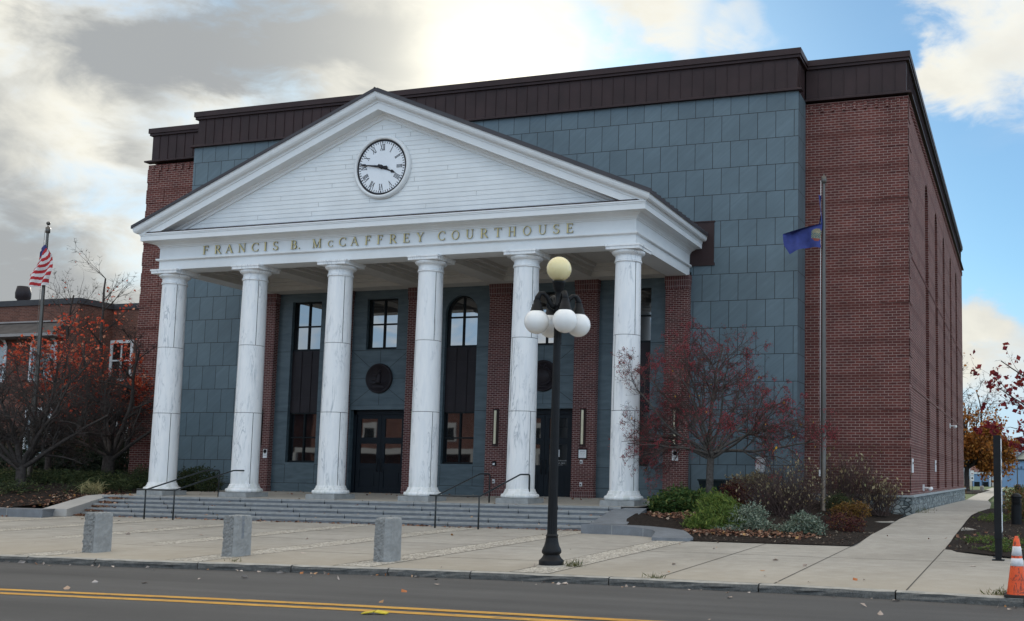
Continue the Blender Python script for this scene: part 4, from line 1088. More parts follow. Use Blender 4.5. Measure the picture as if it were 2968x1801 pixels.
# low granite kerb walls and cheek slabs either side of the steps
GW = thing('low_granite_wall', (9.8, -3.6, 0), 'low curved dark granite wall with a sloping slab right of the steps', 'low wall')
w = MB()
fr = [(8.83, -3.62), (9.76, -3.73), (10.3, -3.83), (10.75, -4.02), (11.1, -4.28), (11.3, -4.62)]
bk = [(9.05, -3.15), (9.95, -3.25), (10.7, -3.36), (11.3, -3.60), (11.85, -4.02), (12.1, -4.48)]
zt = [.235, .235, .22, .20, .175, .15]
for k in range(5):
    a, b, c, d = fr[k], fr[k + 1], bk[k + 1], bk[k]; z0, z1 = zt[k], zt[k + 1]
    w.add([(a[0], a[1], -.1), (b[0], b[1], -.1), (b[0], b[1], z1), (a[0], a[1], z0), (c[0], c[1], z1), (d[0], d[1], z0), (c[0], c[1], -.1), (d[0], d[1], -.1)], [(0, 1, 2, 3), (3, 2, 4, 5), (5, 4, 6, 7)])
a, d = fr[0], bk[0]; w.add([(a[0], a[1], -.1), (a[0], a[1], .235), (d[0], d[1], .235), (d[0], d[1], -.1)], [(0, 1, 2, 3)])
w.add([(11.3, -4.62, .15), (12.1, -4.48, .15), (12.42, -5.0, .06), (12.28, -5.27, .045), (11.42, -5.24, .045), (11.42, -5.24, -.1), (12.28, -5.27, -.1), (11.3, -4.62, -.1), (12.42, -5.0, -.1)], [(4, 3, 2, 1, 0), (5, 6, 3, 4), (7, 5, 4, 0), (6, 8, 2, 3)])
for k in (1, 3):
    a, b = fr[k], bk[k]; w.add([(a[0] - .012, a[1] - .003, -.05), (a[0] + .012, a[1] - .003, -.05), (a[0] + .012, a[1] - .003, zt[k] + .003), (a[0] - .012, a[1] - .003, zt[k] + .003)], [(0, 1, 2, 3)], 1)
w.build('kerb_stone', [GRANITEB, GRANITE], GW)
w = MB()
w.add([(8.98, -3.4, .238), (10.0, -3.3, .242), (9.72, -.95, .60), (8.76, -.95, .60), (8.98, -3.4, -.1), (8.76, -.95, -.1), (10.0, -3.3, -.1), (9.72, -.95, -.1), (8.76, -.7, .60), (9.72, -.7, .60)],
      [(0, 1, 2, 3), (4, 0, 3, 5), (1, 6, 7, 2), (3, 2, 9, 8)]); w.build('cheek_slab', GRANITEB, GW)
GL = thing('low_granite_wall', (-9.9, -3.6, 0), 'low straight granite wall with a pale sloping slab left of the steps', 'low wall')
w = MB()
w.add([(-40, -4.75, -.1), (-9.28, -4.08, -.1), (-9.28, -4.08, .235), (-40, -4.75, .235), (-9.5, -3.45, .24), (-40, -4.15, .24), (-9.9, -2.7, .24), (-9.9, -2.7, -.1)], [(0, 1, 2, 3), (3, 2, 4, 5), (1, 7, 6, 4, 2)])
w.box(-10.72, -10.70, -4.125, -4.1, -.1, .236, 1)
w.build('kerb_stone', [GRANITEB, GRANITE], GL)
w = MB()
w.add([(-9.98, -3.5, .235), (-9.05, -3.42, .235), (-10.05, -.9, .60), (-11.0, -.9, .60), (-9.05, -3.42, .0), (-10.05, -.9, .0), (-9.98, -3.5, .0)], [(0, 1, 2, 3), (4, 5, 2, 1), (6, 4, 1, 0)])
w.add([(-11.0, -.9, .601), (-10.05, -.9, .601), (-9.6, -.75, .63), (-11.0, -.3, .63), (-10.05, -.9, .2), (-9.6, -.75, .2)], [(0, 1, 2, 3), (4, 5, 2, 1)])
w.build('cheek_slab', M('pale_slab', (.40, .385, .365), .8, .08, 2), GL)

# planting beds
def hR(x, y):
    p = max(0.0, min(1.0, (y + 5.2) / 4.0)); q = max(0.0, min(1.0, (16.4 - x) / 3.5)); p = p * p * (3 - 2 * p); q = q * q * (3 - 2 * q)
    return wz(min(max(y, -5.2), 6.3)) - .015 + .40 * p * q + .03 * math.sin(3.1 * x + 1.7 * y) * p * q + .012 * math.sin(7 * x - 5 * y) * p
def hL(x, y):
    p = max(0.0, min(1.0, (y + 4.2) / 6.0)); p = p * p * (3 - 2 * p); q = max(0.0, min(1.0, (-10.0 - x) / 4.0))
    return .20 + (.42 + .45 * q) * p + .03 * math.sin(2.3 * x + 1.1 * y) * p
def bed(name, xs, y0f, y1, h, clip=None):
    w = MB(); st = []
    for x in xs: st.append([(x, y0f(x) + (y1 - y0f(x)) * k / 26, h(x, y0f(x) + (y1 - y0f(x)) * k / 26)) for k in range(27)])
    w.strip(st[::-1], smooth=True); return tag(w.build(name, MULCH), kind='structure')
def fR(x):
    P = [(8.9, -3.0), (9.7, -2.9), (9.95, -3.26), (10.7, -3.38), (11.3, -3.62), (11.85, -4.05), (12.15, -4.6), (12.4, -5.1), (16.38, -5.1), (17, -5.1)]
    for (a, ya), (b, yb) in zip(P, P[1:]):
        if x <= b: return ya + (yb - ya) * (x - a) / (b - a)
    return -5.1
bed('planting_bed', [9.4, 9.72, 9.86, 9.98, 10.3, 10.7, 11, 11.3, 11.6, 11.85, 12.15, 12.4] + [12.7 + .33 * k for k in range(12)] + [16.36], lambda x: fR(x) if x > 9.7 else -1.0, 6.35, hR)
bed('planting_bed', [-60, -40, -30] + [-26 + .8 * k for k in range(18)] + [-11.2, -10.9, -10.3, -9.6], lambda x: -4.5 + (x + 20) * .022 if x < -11.1 else (-3.4 + (-9.9 - x) * 0 if x < -10.95 else -.6), 14.0, hL)
def hE(x, y): return wz(y) - .01 + .05 * math.sin(2 * x) * .5 + .02
bed('planting_bed', [18.46, 18.6, 19, 19.5, 20, 21, 22, 24, 28], lambda x: -5.4 - max(0.0, x - 18.5) * 1.05 if x < 20.5 else -7.5, 14.0, lambda x, y: wz(y) - .02 + (.05 if x > 18.6 else 0))
bed('planting_bed', [8, 12, 16.2], lambda x: 70, 104.0, lambda x, y: .22)

# ------------------------------------------------------------------ handrails
def handrail(x0, x1, ext, label):
    T = thing('handrail', (x0, -3.3, 0), label, 'handrail', 'pairs of dark handrails on the steps')
    r = .024
    for x in (x0, x1):
        w = MB()
        w.tube([(x, -3.34, .91), (x, -3.28, .915), (x, -3.2, .935), (x, -2.0, 1.24), (x, -.95, 1.505), (x, -.85, 1.528), (x, -.75, 1.533), (x, -.32, 1.533), (x, -.26, 1.523), (x, -.225, 1.495), (x, -.215, 1.45), (x, -.215, ZT - .01)], r, 10); w.build('rail', DKGREEN, T)
        w = MB(); w.tube([(x, -3.34, -.02), (x, -3.34, .90)], r, 10); w.build('post', DKGREEN, T)
    w = MB(); w.tube([(x0 - ext, -3.40, .915), (x0 + .1, -3.385, .913), (x1 - .18, -3.385, .908), (x1 - .06, -3.37, .91), (x1, -3.33, .915)], r, 10); w.build('cross_bar', DKGREEN, T)
handrail(-6.04, -4.93, .28, 'dark double handrail on the left part of the steps, behind the left granite bollard')
handrail(4.23, 5.60, .17, 'dark double handrail on the right part of the steps, left of the street lamp')

# ------------------------------------------------------------------ granite bollards
def bollard(x0, x1, y0, y1, z0, h, cut, seed, label):
    T = tag(bpy.data.objects.new('granite_bollard', None), label, 'bollard', 'granite bollards along the kerb')
    bpy.data.objects.remove(T)
    rg = np.random.default_rng(seed)
    # ring outline with chamfered right-rear corner; the street face is left rough
    def outline(s, k, n):
        P = [(x0, y0), (x1 - cut, y0), (x1, y0 + cut * .6), (x1, y1), (x0, y1)]
        out = []
        for (a, b) in zip(P, P[1:] + P[:1]):
            m = max(1, int(math.hypot(b[0] - a[0], b[1] - a[1]) / .035))
            for j in range(m): out.append((a[0] + (b[0] - a[0]) * j / m, a[1] + (b[1] - a[1]) * j / m, a, b))
        cx, cy = (x0 + x1) / 2, (y0 + y1) / 2; res = []
        for (px, py, a, b) in out:
            rough = .0065 if (a[1] == y0 and b[1] == y0) or a[0] == x0 and b[0] == x0 or (b == P[0]) else .0025
            dx, dy = b[1] - a[1], -(b[0] - a[0]); l = math.hypot(dx, dy) or 1
            q = rg.normal() * rough
            res.append((cx + (px - cx) * s + dx / l * q, cy + (py - cy) * s + dy / l * q))
        return res
    w = MB(); st = []; n = 22
    for k in range(n + 1):
        z = z0 - .03 + (h + .03) * k / n; s = 1.0 - .025 * k / n
        if k == n: s *= .965
        st.append([(px, py, z + (rg.normal() * .006 if k == n else 0)) for px, py in outline(s, k, n)])
    m = len(st[0])
    V = [p for s_ in st for p in s_]; F = [(a * m + i, a * m + (i + 1) % m, (a + 1) * m + (i + 1) % m, (a + 1) * m + i) for a in range(n) for i in range(m)]
    F2 = []; top = n * m; cxy = ((x0 + x1) / 2, (y0 + y1) / 2, z0 + h + .022); V.append(cxy)
    for i in range(m): F2.append((top + i, top + (i + 1) % m, len(V) - 1))
    mi = []
    w.add(V, F + F2, 0, False)
    # smooth sawn face to the right
    for i, f in enumerate(w.f):
        c = [sum(w.v[q][d] for q in f) / len(f) for d in range(3)]
        if c[0] > x1 - cut * .9 - .01: w.m[i] = 1
        if seed == 2 and c[0] > x1 - .015 and abs(c[1] - (y0 + .19)) < .03 and c[2] > z0 + h * .45: w.m[i] = 2
    o = w.build('granite_bollard', [ROCKFACE, SAWN, GRANITEB], at=((x0 + x1) / 2, (y0 + y1) / 2, z0))
    return tag(o, label, 'bollard', 'granite bollards along the kerb')
bollard(1.91, 2.25, -12.93, -12.54, -.145, .80, .06, 1, 'leftmost granite bollard, square, in front of the left handrail')
bollard(5.04, 5.36, -12.58, -12.14, -.14, .80, .07, 2, 'middle granite bollard with a dark drip stain down its smooth side')
bollard(8.35, 8.69, -12.36, -11.96, -.135, .82, .12, 3, 'granite bollard nearest the street lamp, rough front with chamfered corner')

# ------------------------------------------------------------------ street lamp
LX, LY, LZ = 11.79, -11.80, -.135
LP = thing('street_lamp', (LX, LY, LZ), 'black cast iron street lamp with one yellowed and four white globes', 'street lamp')
w = MB(); w.lathe([(.30, -.06), (.30, .0), (.27, .025), (.2, .03)], (LX, LY, LZ), 14, smooth=False); w.build('footing', CONC, LP)
w = MB(); w.lathe([(.23, .02), (.232, .10), (.225, .115), (.20, .135), (.175, .165), (.158, .195), (.150, .215), (.165, .23), (.182, .255), (.182, .285), (.168, .325), (.140, .38), (.122, .45), (.112, .52), (.108, .545), (.118, .55), (.118, .568), (.106, .575), (.098, .60)], (LX, LY, LZ), 28); w.build('pedestal', BLACK, LP)
w = MB(); w.lathe([(.092, .58), (.086, 1.6), (.078, 3.0), (.070, 4.0), (.068, 4.55)], (LX, LY, LZ), 32, flute=.07, smooth=False); w.build('shaft', BLACK, LP)
w = MB()
w.lathe([(.068, 4.50), (.08, 4.52), (.082, 4.58), (.066, 4.61), (.062, 4.72), (.078, 4.76), (.085, 4.86), (.075, 4.94), (.058, 4.97), (.056, 5.14), (.066, 5.16), (.092, 5.20), (.098, 5.235), (.108, 5.25), (.112, 5.30), (.122, 5.31), (.122, 5.36)], (LX, LY, LZ), 24)
w.build('hub', BLACK, LP)
w = MB(); w.sphere((LX, LY, LZ + 5.60), .237); w.build('globe', GLOBEY, LP)
az = R(-24.5); rd = Vector((math.cos(az), math.sin(az) * -1, 0)); rd = Vector((.91, .415, 0)).normalized(); fd = Vector((-.415, .91, 0)).normalized()
for k in range(4):
    a = R(19 + 90 * k); d = rd * math.sin(a) - fd * math.cos(a); o = Vector((LX, LY, LZ))
    P = lambda r, z: o + d * r + Vector((0, 0, z))
    w = MB()
    w.tube([P(.05, 4.86), P(.12, 4.88), P(.17, 4.95), P(.22, 5.04), P(.29, 5.10), P(.36, 5.095), P(.405, 5.02), P(.415, 4.93)], [.062, .05, .042, .043, .045, .048, .055, .062], 12)
    w.tube([P(.06, 4.76), P(.14, 4.79), P(.20, 4.85), P(.22, 4.92), P(.18, 4.945), P(.15, 4.91)], [.03, .028, .024, .02, .016, .012], 8)
    c = P(.415, 0); w.lathe([(.055, 4.95), (.075, 4.92), (.082, 4.88), (.080, 4.87), (.095, 4.855), (.10, 4.81), (.112, 4.80), (.115, 4.76), (.125, 4.755), (.125, 4.72)][::-1], (c.x, c.y, LZ - .0 + 0), 20) if False else w.lathe([(.125, LZ + 4.74), (.125, LZ + 4.775), (.113, LZ + 4.78), (.11, LZ + 4.82), (.098, LZ + 4.83), (.095, LZ + 4.875), (.078, LZ + 4.885), (.074, LZ + 4.94), (.06, LZ + 4.97)], (c.x, c.y, 0), 20)
    w.build('arm', BLACK, LP)
    w = MB(); w.sphere((c.x, c.y, LZ + 4.555), .233); w.build('globe', GLOBE, LP)

# ------------------------------------------------------------------ flagpoles and flags
def flagpole(x, y, z0, z1, label, ball):
    T = thing('flagpole', (x, y, z0), label, 'flagpole', 'bronze flagpoles either side of the courthouse')
    w = MB(); w.lathe([(.125, z0 - .1), (.125, z0 + .1), (.085, z0 + .12), (.084, z0 + 3), (.07, (z0 + z1) / 2 + 1), (.045, z1 - .3)], (x, y, 0), 16); w.build('pole', POLEM, T)
    w = MB(); w.lathe([(.06, z1 - .35), (.085, z1 - .33), (.085, z1 - .12), (.03, z1 - .10), (.02, z1 - .03)], (x, y, 0), 14)
    if ball: w.sphere((x, y, z1 + .04), .075, 14, 10)
    w.build('truck', POLEM, T)
    w = MB(); w.tube([(x - .09, y - .05, z1 - .25), (x - .10, y - .06, (z0 + z1) / 2), (x - .09, y - .05, z0 + 1.3)], .008, 5); w.box(x - .13, x - .08, y - .07, y - .03, z0 + 1.25, z0 + 1.45); w.build('halyard', SIGNW if not ball else POLEM, T)
flagpole(14.1, 3.4, .35, 11.47, 'bronze flagpole in front of the right brick wall, with a blue flag', False)
flagpole(-15.85, 1.0, .75, 10.93, 'bronze flagpole among the trees left of the courthouse, with a striped flag', True)
def cloth(name, fx, fy, fz, nu, nv, colour, mats, label, at):
    V = []; F = []; mi = []
    for i in range(nu + 1):
        for j in range(nv + 1):
            u, v = i / nu, j / nv; V.append((fx(u, v), fy(u, v), fz(u, v)))
    for i in range(nu):
        for j in range(nv):
            F.append((i * (nv + 1) + j, i * (nv + 1) + j + 1, (i + 1) * (nv + 1) + j + 1, (i + 1) * (nv + 1) + j)); mi.append(colour((i + .5) / nu, (j + .5) / nv))
    o = np_mesh(name, V, F, mats, at=at, smooth=True, mi=mi)
    return tag(o, label, 'flag')
# u along the fly, v down the hoist. Blue flag: upper hoist hangs slack down the pole, the fly lifts to the left
px, py, pzt = 14.1, 3.33, 10.70
def bx(u, v):
    wid = 1.22 * (.05 + .95 * max(0, min(1, (v - .52) / .13)) ** .8) * (1 - .12 * max(0, (v - .85) / .15)) 
    return px - .05 - u * wid - .03 * math.sin(9 * v + 2 * u)
def bz(u, v):
    z = pzt - 1.86 * v
    lift = max(0, min(1, (v - .5) / .2))
    return z + .10 * lift - u * .06 * lift + .09 * math.sin(3.0 * u) * lift - .10 * u * u * lift + .10 * (v - .75) * (1 - u) * lift
def by(u, v): return py - .06 + (.09 * math.sin(7 * u + 5 * v) + .05 * math.sin(13 * u - 4 * v)) * (.25 + u)
def emblem(u, v):
    du, dv = (u - .12) / .14, (v - .76) / .13
    if du * du + dv * dv > 1: return 0
    return 1 if dv < -.2 and abs(du) < .6 else (2 if dv > .55 else (3 if (du + dv) * 3 % 1 > .45 else 1))
cloth('state_flag', bx, by, bz, 40, 60, emblem, [FLAGNAVY, M('emblem_gold', (.26, .23, .15), .8, .4, 24), M('emblem_red', (.24, .07, .06), .8), M('emblem_green', (.08, .15, .16), .8)], 'dark blue flag with a small gold and green emblem on the right flagpole', (px, py, pzt))
qx, qy, qz = -15.85, .92, 9.98
def ux(u, v):
    wl = .08 + .44 * min(1, v * 1.6); wr = .14 + .44 * min(1, v * 3.4)
    return qx - .02 + (-wl * (1 - u) + wr * u) * (1 - .12 * math.sin(8 * v)) + .07 * math.sin(5 * v)
def uz(u, v): return qz - 1.52 * v + (u - .5) * .34 * (1 - v * .75) + .03 * math.sin(11 * u) * (1 - v)
def uy(u, v): return qy - .10 + .10 * math.sin(10 * u + 3 * v) * (.4 + v * .6)
def stripes(u, v):
    if v < .13 + .05 * math.sin(7 * u): return 2
    return int((v + .16 * (u - .5) * (1 - v) + .02 * math.sin(9 * u)) * 12.5) % 2
cloth('striped_flag', ux, uy, uz, 30, 78, stripes, [FLAGWHITE, FLAGRED, FLAGBLUE], 'limp red and white striped flag hanging at half mast on the left flagpole', (qx, qy, qz))

# ------------------------------------------------------------------ cone, sign slab, posts on the right
cxn, cyn, czn = 20.10, -13.36, -.148
CN = thing('traffic_cone', (cxn, cyn, czn), 'scuffed orange traffic cone with two white bands at the right kerb', 'traffic cone')
w = MB()
cr = lambda z: .158 - .118 * z / .86
w.lathe([(cr(.03), .03), (cr(.45), .45), (cr(.60), .60), (cr(.74), .74), (cr(.85), .85), (.028, .86), (.028, .885), (.018, .89)], (cxn, cyn, czn), 28)
w.build('body', ORANGE, CN)
for a, b in ((.45, .565), (.60, .74)):
    w = MB(); w.lathe([(cr(a) - .002, a), (cr(a) + .003, a + .002), (cr(b) + .003, b - .002), (cr(b) - .002, b)], (cxn, cyn, czn), 28)
    rs2 = random.Random(int(a * 100))
    w.build('reflective_band', REFL, CN)
w = MB(); w.box(cxn - .19, cxn + .19, cyn - .19, cyn + .19, czn - .0, czn + .035); w.build('base', M('cone_base', (.03, .025, .022), .8), CN)
SP = thing('information_sign', (19.7, -7.4, -.06), 'tall dark slab sign seen nearly edge on between the walkway and the cone', 'sign')
w = MB(); w.box(19.62, 19.765, -7.46, -6.55, .36, 2.48); w.build('panel', BLACK, SP)
for yv in (-7.40, -6.68):
    w = MB(); w.box(19.63, 19.755, yv - .06, yv + .07, -.08, .37); w.box(19.57, 19.81, yv - .11, yv + .12, -.08, -.045); w.build('leg', BLACK, SP)
w = MB(); w.box(19.764, 19.771, -7.40, -6.60, .5, 2.42); w.build('sign_face', SIGNW, SP)
w = MB()
for z in (2.0, 1.7, 1.4, .9): w.box(19.771, 19.774, -7.3, -6.7, z, z + .16)
w.build('printing', M('sign_grey', (.15, .17, .19), .6), SP)
def lbollard(x, y, z, label):
    T = thing('light_bollard', (x, y, z), label, 'light bollard', 'round light bollards by the walkway')
    w = MB(); w.lathe([(.15, -.05), (.15, .72)], (x, y, z), 20); w.build('post', BLACK, T)
    w = MB(); w.lathe([(.12, .72)] + [p for k in range(5) for p in ((.12, .73 + k * .04), (.155, .735 + k * .04), (.155, .75 + k * .04), (.12, .76 + k * .04))] + [(.155, .93), (.15, .98), (.12, 1.03), (.07, 1.065), (.001, 1.08)], (x, y, z), 20); w.build('louvre_head', BLACK, T)
lbollard(19.98, 2.85, .1, 'nearest round-topped dark light bollard at the right edge')
lbollard(20.0, 11.5, .28, 'second dark light bollard farther back behind the shrubs at the right edge')
UB = thing('utility_box', (19.12, 20.2, .3), 'blue-grey utility box beside the walkway behind the slab sign', 'utility box')
w = MB(); w.box(18.9, 19.35, 20, 20.5, .25, .98); w.build('cabinet', M('utility_paint', (.14, .17, .21), .6), UB); w = MB(); w.box(18.88, 19.37, 19.98, 20.52, .98, 1.02); w.build('lid', M('utility_lid', (.10, .12, .15), .6), UB)
# sign in the bed, planter
PS = thing('notice_sign', (12.40, 1.5, .5), 'white metal notice sign on a leaning post in the right bed', 'sign')
def tilt(mb, ang=R(-4), c=(12.40, .5)):
    for i, (x, y, z) in enumerate(mb.v):
        dx, dz = x - c[0], z - c[1]; mb.v[i] = (c[0] + dx * math.cos(ang) - dz * math.sin(ang), y, c[1] + dx * math.sin(ang) + dz * math.cos(ang))
w = MB(); w.box(12.385, 12.42, 1.5, 1.53, .3, 2.1); tilt(w); w.build('post', DKGREEN, PS)
w = MB(); rc = .04; hx_, zc0, zc1 = .15, 1.70, 2.16
pts = []
for cx_, cz_, a0 in ((12.40 + hx_ - rc, zc1 - rc, 0), (12.40 - hx_ + rc, zc1 - rc, 90), (12.40 - hx_ + rc, zc0 + rc, 180), (12.40 + hx_ - rc, zc0 + rc, 270)):
    for k in range(5): a = R(a0 + 22.5 * k); pts.append((cx_ + rc * math.cos(a), cz_ + rc * math.sin(a)))
w.xz(pts, 1.488, 1.494); tilt(w); w.build('panel', SIGNW, PS)
w = MB()
for i in range(len(pts)):
    f = lambda p, s: (12.40 + (p[0] - 12.40) * s, 1.486, (zc0 + zc1) / 2 + (p[1] - (zc0 + zc1) / 2) * (s + (.0 if s > .9 else .02)))
    a, b = pts[i], pts[(i + 1) % len(pts)]
    w.add([f(a, .93), f(b, .93), f(b, .88), f(a, .88)], [(0, 1, 2, 3)])
for t, z, h in (('STATE PROPERTY', 2.06, .021), ('NO LOITERING', 1.975, .025), ('SKATEBOARDING', 1.92, .022), ('OR BIKES', 1.865, .025), ('ALLOWED', 1.81, .025)): small_text(w, t, 12.40, 1.486, z, h, 1)
tilt(w); w.build('lettering', [INK, SIGNRED], PS)
PL = thing('planter', (10.2, 4.3, .6), 'dark tapered planter behind the crab apple trunk', 'planter')
w = MB(); a, b = .26, .46
w.add([(10.25 - a, 4.3 - a, .5), (10.25 + a, 4.3 - a, .5), (10.25 + a, 4.3 + a, .5), (10.25 - a, 4.3 + a, .5), (10.25 - b, 4.3 - b, 1.43), (10.25 + b, 4.3 - b, 1.43), (10.25 + b, 4.3 + b, 1.43), (10.25 - b, 4.3 + b, 1.43)], [(0, 1, 5, 4), (1, 2, 6, 5), (2, 3, 7, 6), (3, 0, 4, 7), (4, 5, 6, 7)]); w.build('body', PLANTER, PL)
w = MB()
for p in ((-b - .02, b + .02, -b - .02, -b + .03), (-b - .02, b + .02, b - .03, b + .02), (-b - .02, -b + .03, -b + .03, b - .03), (b - .03, b + .02, -b + .03, b - .03)): w.box(10.25 + p[0], 10.25 + p[1], 4.3 + p[2], 4.3 + p[3], 1.40, 1.45)
w.build('rim', PLANTER, PL)
# raised road marker lying flat on the yellow line
RM = thing('road_marker', (12.2, -17.95, ZR + .035), 'bent yellow plastic road marker lying on the double yellow line', 'road marker')
w = MB(); rot = R(14); L = lambda u, v, z: (12.2 + u * math.cos(rot) - v * math.sin(rot), -17.98 + u * math.sin(rot) + v * math.cos(rot), ZR + .037 + z)
w.add([L(-.16, -.06, 0), L(-.01, -.06, .02), L(-.01, .06, .025), L(-.16, .06, .002), L(-.16, -.06, .012), L(-.01, -.06, .032), L(-.01, .06, .037), L(-.16, .06, .014)], [(4, 5, 6, 7), (0, 1, 5, 4), (1, 2, 6, 5), (3, 0, 4, 7)]); w.build('flap', M('marker_yellow', (.62, .48, .03), .5, .15, 12), RM)
w = MB(); w.add([L(.01, -.05, .02), L(.16, -.05, .0), L(.16, .07, .002), L(.01, .07, .03), L(.01, -.05, .03), L(.16, -.05, .014), L(.16, .07, .016), L(.01, .07, .042)], [(4, 5, 6, 7), (0, 1, 5, 4), (1, 2, 6, 5), (3, 0, 4, 7)]); w.build('flap', bpy.data.materials['marker_yellow'], RM)
# fittings on the side wall
def cam_(y, z, label, nm='security_camera'):
    T = thing(nm, (WX, y, z), label, 'wall fitting'); w = MB(); w.box(WX, WX + .05, y - .08, y + .08, z - .12, z + .12); w.build('bracket', SIGNW, T)
    w = MB(); w.tube([(WX + .05, y, z), (WX + .28, y - .05, z - .02)], .03, 8); w.tube([(WX + .28, y - .18, z - .06), (WX + .30, y + .16, z - .03)], .07, 10); w.build('camera_body', SIGNW, T)
cam_(26.3, 4.3, 'white security camera on the long brick side wall')
cam_(10.9, 1.22, 'round grey pipe fitting low on the brick side wall', 'pipe_fitting')
for y, z, l in ((6.62, 2.0, 'thin white strip sign at the near end of the brick side wall'), (18.6, 2.1, 'thin white strip sign between the first and second wall slots')):
    if y > 17.5 and y < 19.2: y = 16.4
    T = thing('strip_sign', (WX, y, z), l, 'sign'); w = MB(); w.box(WX + .015, WX + .05, y, y + .35, z - .24, z + .24); w.build('panel', SIGNW, T); w = MB(); w.box(WX + .05, WX + .053, y + .05, y + .3, z + .05, z + .12); w.build('printing', INK, T)
# ------------------------------------------------------------------ trees
def tree(name, base, label, seed, trunk_h, limbs, P, mats, leaf=None, berries=None, lean=(0, 0, 1), r0=.16, group=None, thin=.02, extra=None, cat='tree', clip=None):
    rg = np.random.default_rng(seed)
    T = thing(name, base, label, cat, group)
    out = []; tips = []
    p = np.array(base, float); d = np.array(lean, float); d /= np.linalg.norm(d); n = 6
    r = r0 * 1.25; p[2] -= .1
    for i in range(n):
        d2 = d + rg.normal(size=3) * .05; d2 /= np.linalg.norm(d2); q = p + d2 * (trunk_h + .1) / n
        rn = r0 * (1.0 if i else 1.05) * (1 - .03 * i); out.append((p.copy(), q.copy(), r, rn, 0)); p = q; r = rn
    for (az, el, L, rad) in limbs:
        dd = np.array([math.cos(R(az)) * math.cos(R(el)), math.sin(R(az)) * math.cos(R(el)), math.sin(R(el))])
        grow(rg, p - np.array([0, 0, rg.uniform(0, .25)]), dd, L, rad, 0, P, out, tips)
    if clip: out = [s for s in out if clip(*s[1])]
    stick_mesh('trunk_and_branches', out, mats, T, thin)
    tw = [s for s in out if s[4] >= P['max'] - 1]
    if leaf:
        mat, n, size, spread, zmin = leaf[:5]
        idx = rg.integers(0, len(tw), n); t = rg.uniform(0, 1, (n, 1))
        A = np.array([tw[i][0] for i in idx]); B = np.array([tw[i][1] for i in idx])
        L = A + (B - A) * t + rg.normal(size=(n, 3)) * spread
        if len(leaf) > 5: L = L[leaf[5](L, rg)]
        V, F = leaf_cards(L, rg, size, .75)
        np_mesh('leaves', V, F, mat, T)
    if berries:
        mat, n, size = berries
        idx = rg.integers(0, len(tw), n // 4); c = np.array([tw[i][1] for i in idx]).repeat(4, 0)
        L = c + rg.normal(size=c.shape) * .035 - np.array([0, 0, .03])
        o = np.array([[1, 0, 0], [0, 1, 0], [-1, 0, 0], [0, -1, 0], [0, 0, 1], [0, 0, -1]], float) * size
        V = (L[:, None, :] + o[None]).reshape(-1, 3); k = (np.arange(len(L)) * 6)[:, None, None]
        F = (k + np.array([[0, 1, 4], [1, 2, 4], [2, 3, 4], [3, 0, 4], [1, 0, 5], [2, 1, 5], [3, 2, 5], [0, 3, 5]])[None]).reshape(-1, 3)
        np_mesh('berries', V, F, mat, T, nper=3, smooth=True)
    if extra: extra(T, tw, rg)
    return T, tw

CRAB = dict(max=4, seg=[.30, .22, .15, .11, .08], wob=[.09, .17, .24, .28, .3], up=[.0, .015, .015, .0, -.02], tap=.62, bare=[.25, .12, .1, .1, 0],
            kids=[10, 7, 5.0, 3.4, 0], ang=[42, 46, 50, 50, 40], len=[.56, .58, .56, .52, .5], rad=.6, rmin=.0042)
def few_yellow(T, tw, rg):
    idx = rg.integers(0, len(tw), 34); L = np.array([tw[i][1] for i in idx]) - np.array([0, 0, .05])
    V, F = leaf_cards(L, rg, .085, .6, droop=(0, 0, -1)); np_mesh('last_leaves', V, F, L_YEL, T)
tree('crab_apple_tree', (11.35, .1, .55), 'bare crab apple tree with dark red berries in the right planting bed', 14, 1.75,
     [(180, 24, 3.0, .048), (200, 34, 3.0, .046), (160, 40, 3.0, .048), (2, 14, 3.2, .052), (345, 30, 3.0, .046), (15, 36, 3.0, .046), (30, 52, 3.0, .048), (100, 80, 3.6, .07), (250, 55, 2.8, .045), (65, 62, 3.0, .048), (120, 35, 2.4, .04), (290, 35, 2.4, .04), (185, 52, 3.1, .048), (170, 66, 3.2, .048), (350, 60, 3.0, .045), (215, 20, 2.6, .04)],
     CRAB, [BARK, TWIG], berries=(L_BERRY, 14000, .0145), extra=few_yellow, r0=.125)
BARE = dict(max=4, seg=[.4, .3, .22, .16, .12], wob=[.10, .17, .22, .26, .3], up=[.05, .035, .02, .0, -.02], tap=.6, bare=[.2, .1, .1, .1, 0],
            kids=[9, 7.5, 5.5, 4, 0], ang=[48, 52, 52, 50, 40], len=[.5, .52, .52, .5, .5], rad=.62, rmin=.005)
L_DULL = leaf_mat('dull_red_berry', [(0, (.035, .012, .013)), (1, (.075, .02, .022))], .6, 0)
tree('crab_apple_tree', (-15.0, -.1, .55), 'dark bare crab apple tree with forked trunk left of the steps', 21, 1.1,
     [(200, 28, 3.5, .08), (160, 44, 3.8, .08), (20, 28, 3.5, .09), (350, 48, 3.8, .08), (80, 66, 4.6, .10), (180, 62, 4.4, .08), (10, 64, 4.2, .08), (270, 40, 2.8, .08), (120, 35, 2.8, .08), (230, 60, 3.2, .09), (45, 45, 3.2, .09)],
     BARE, [DARKBARK, DARKBARK], berries=(L_DULL, 4500, .015), r0=.19, thin=.025, clip=lambda x, y, z: x < -11.9)
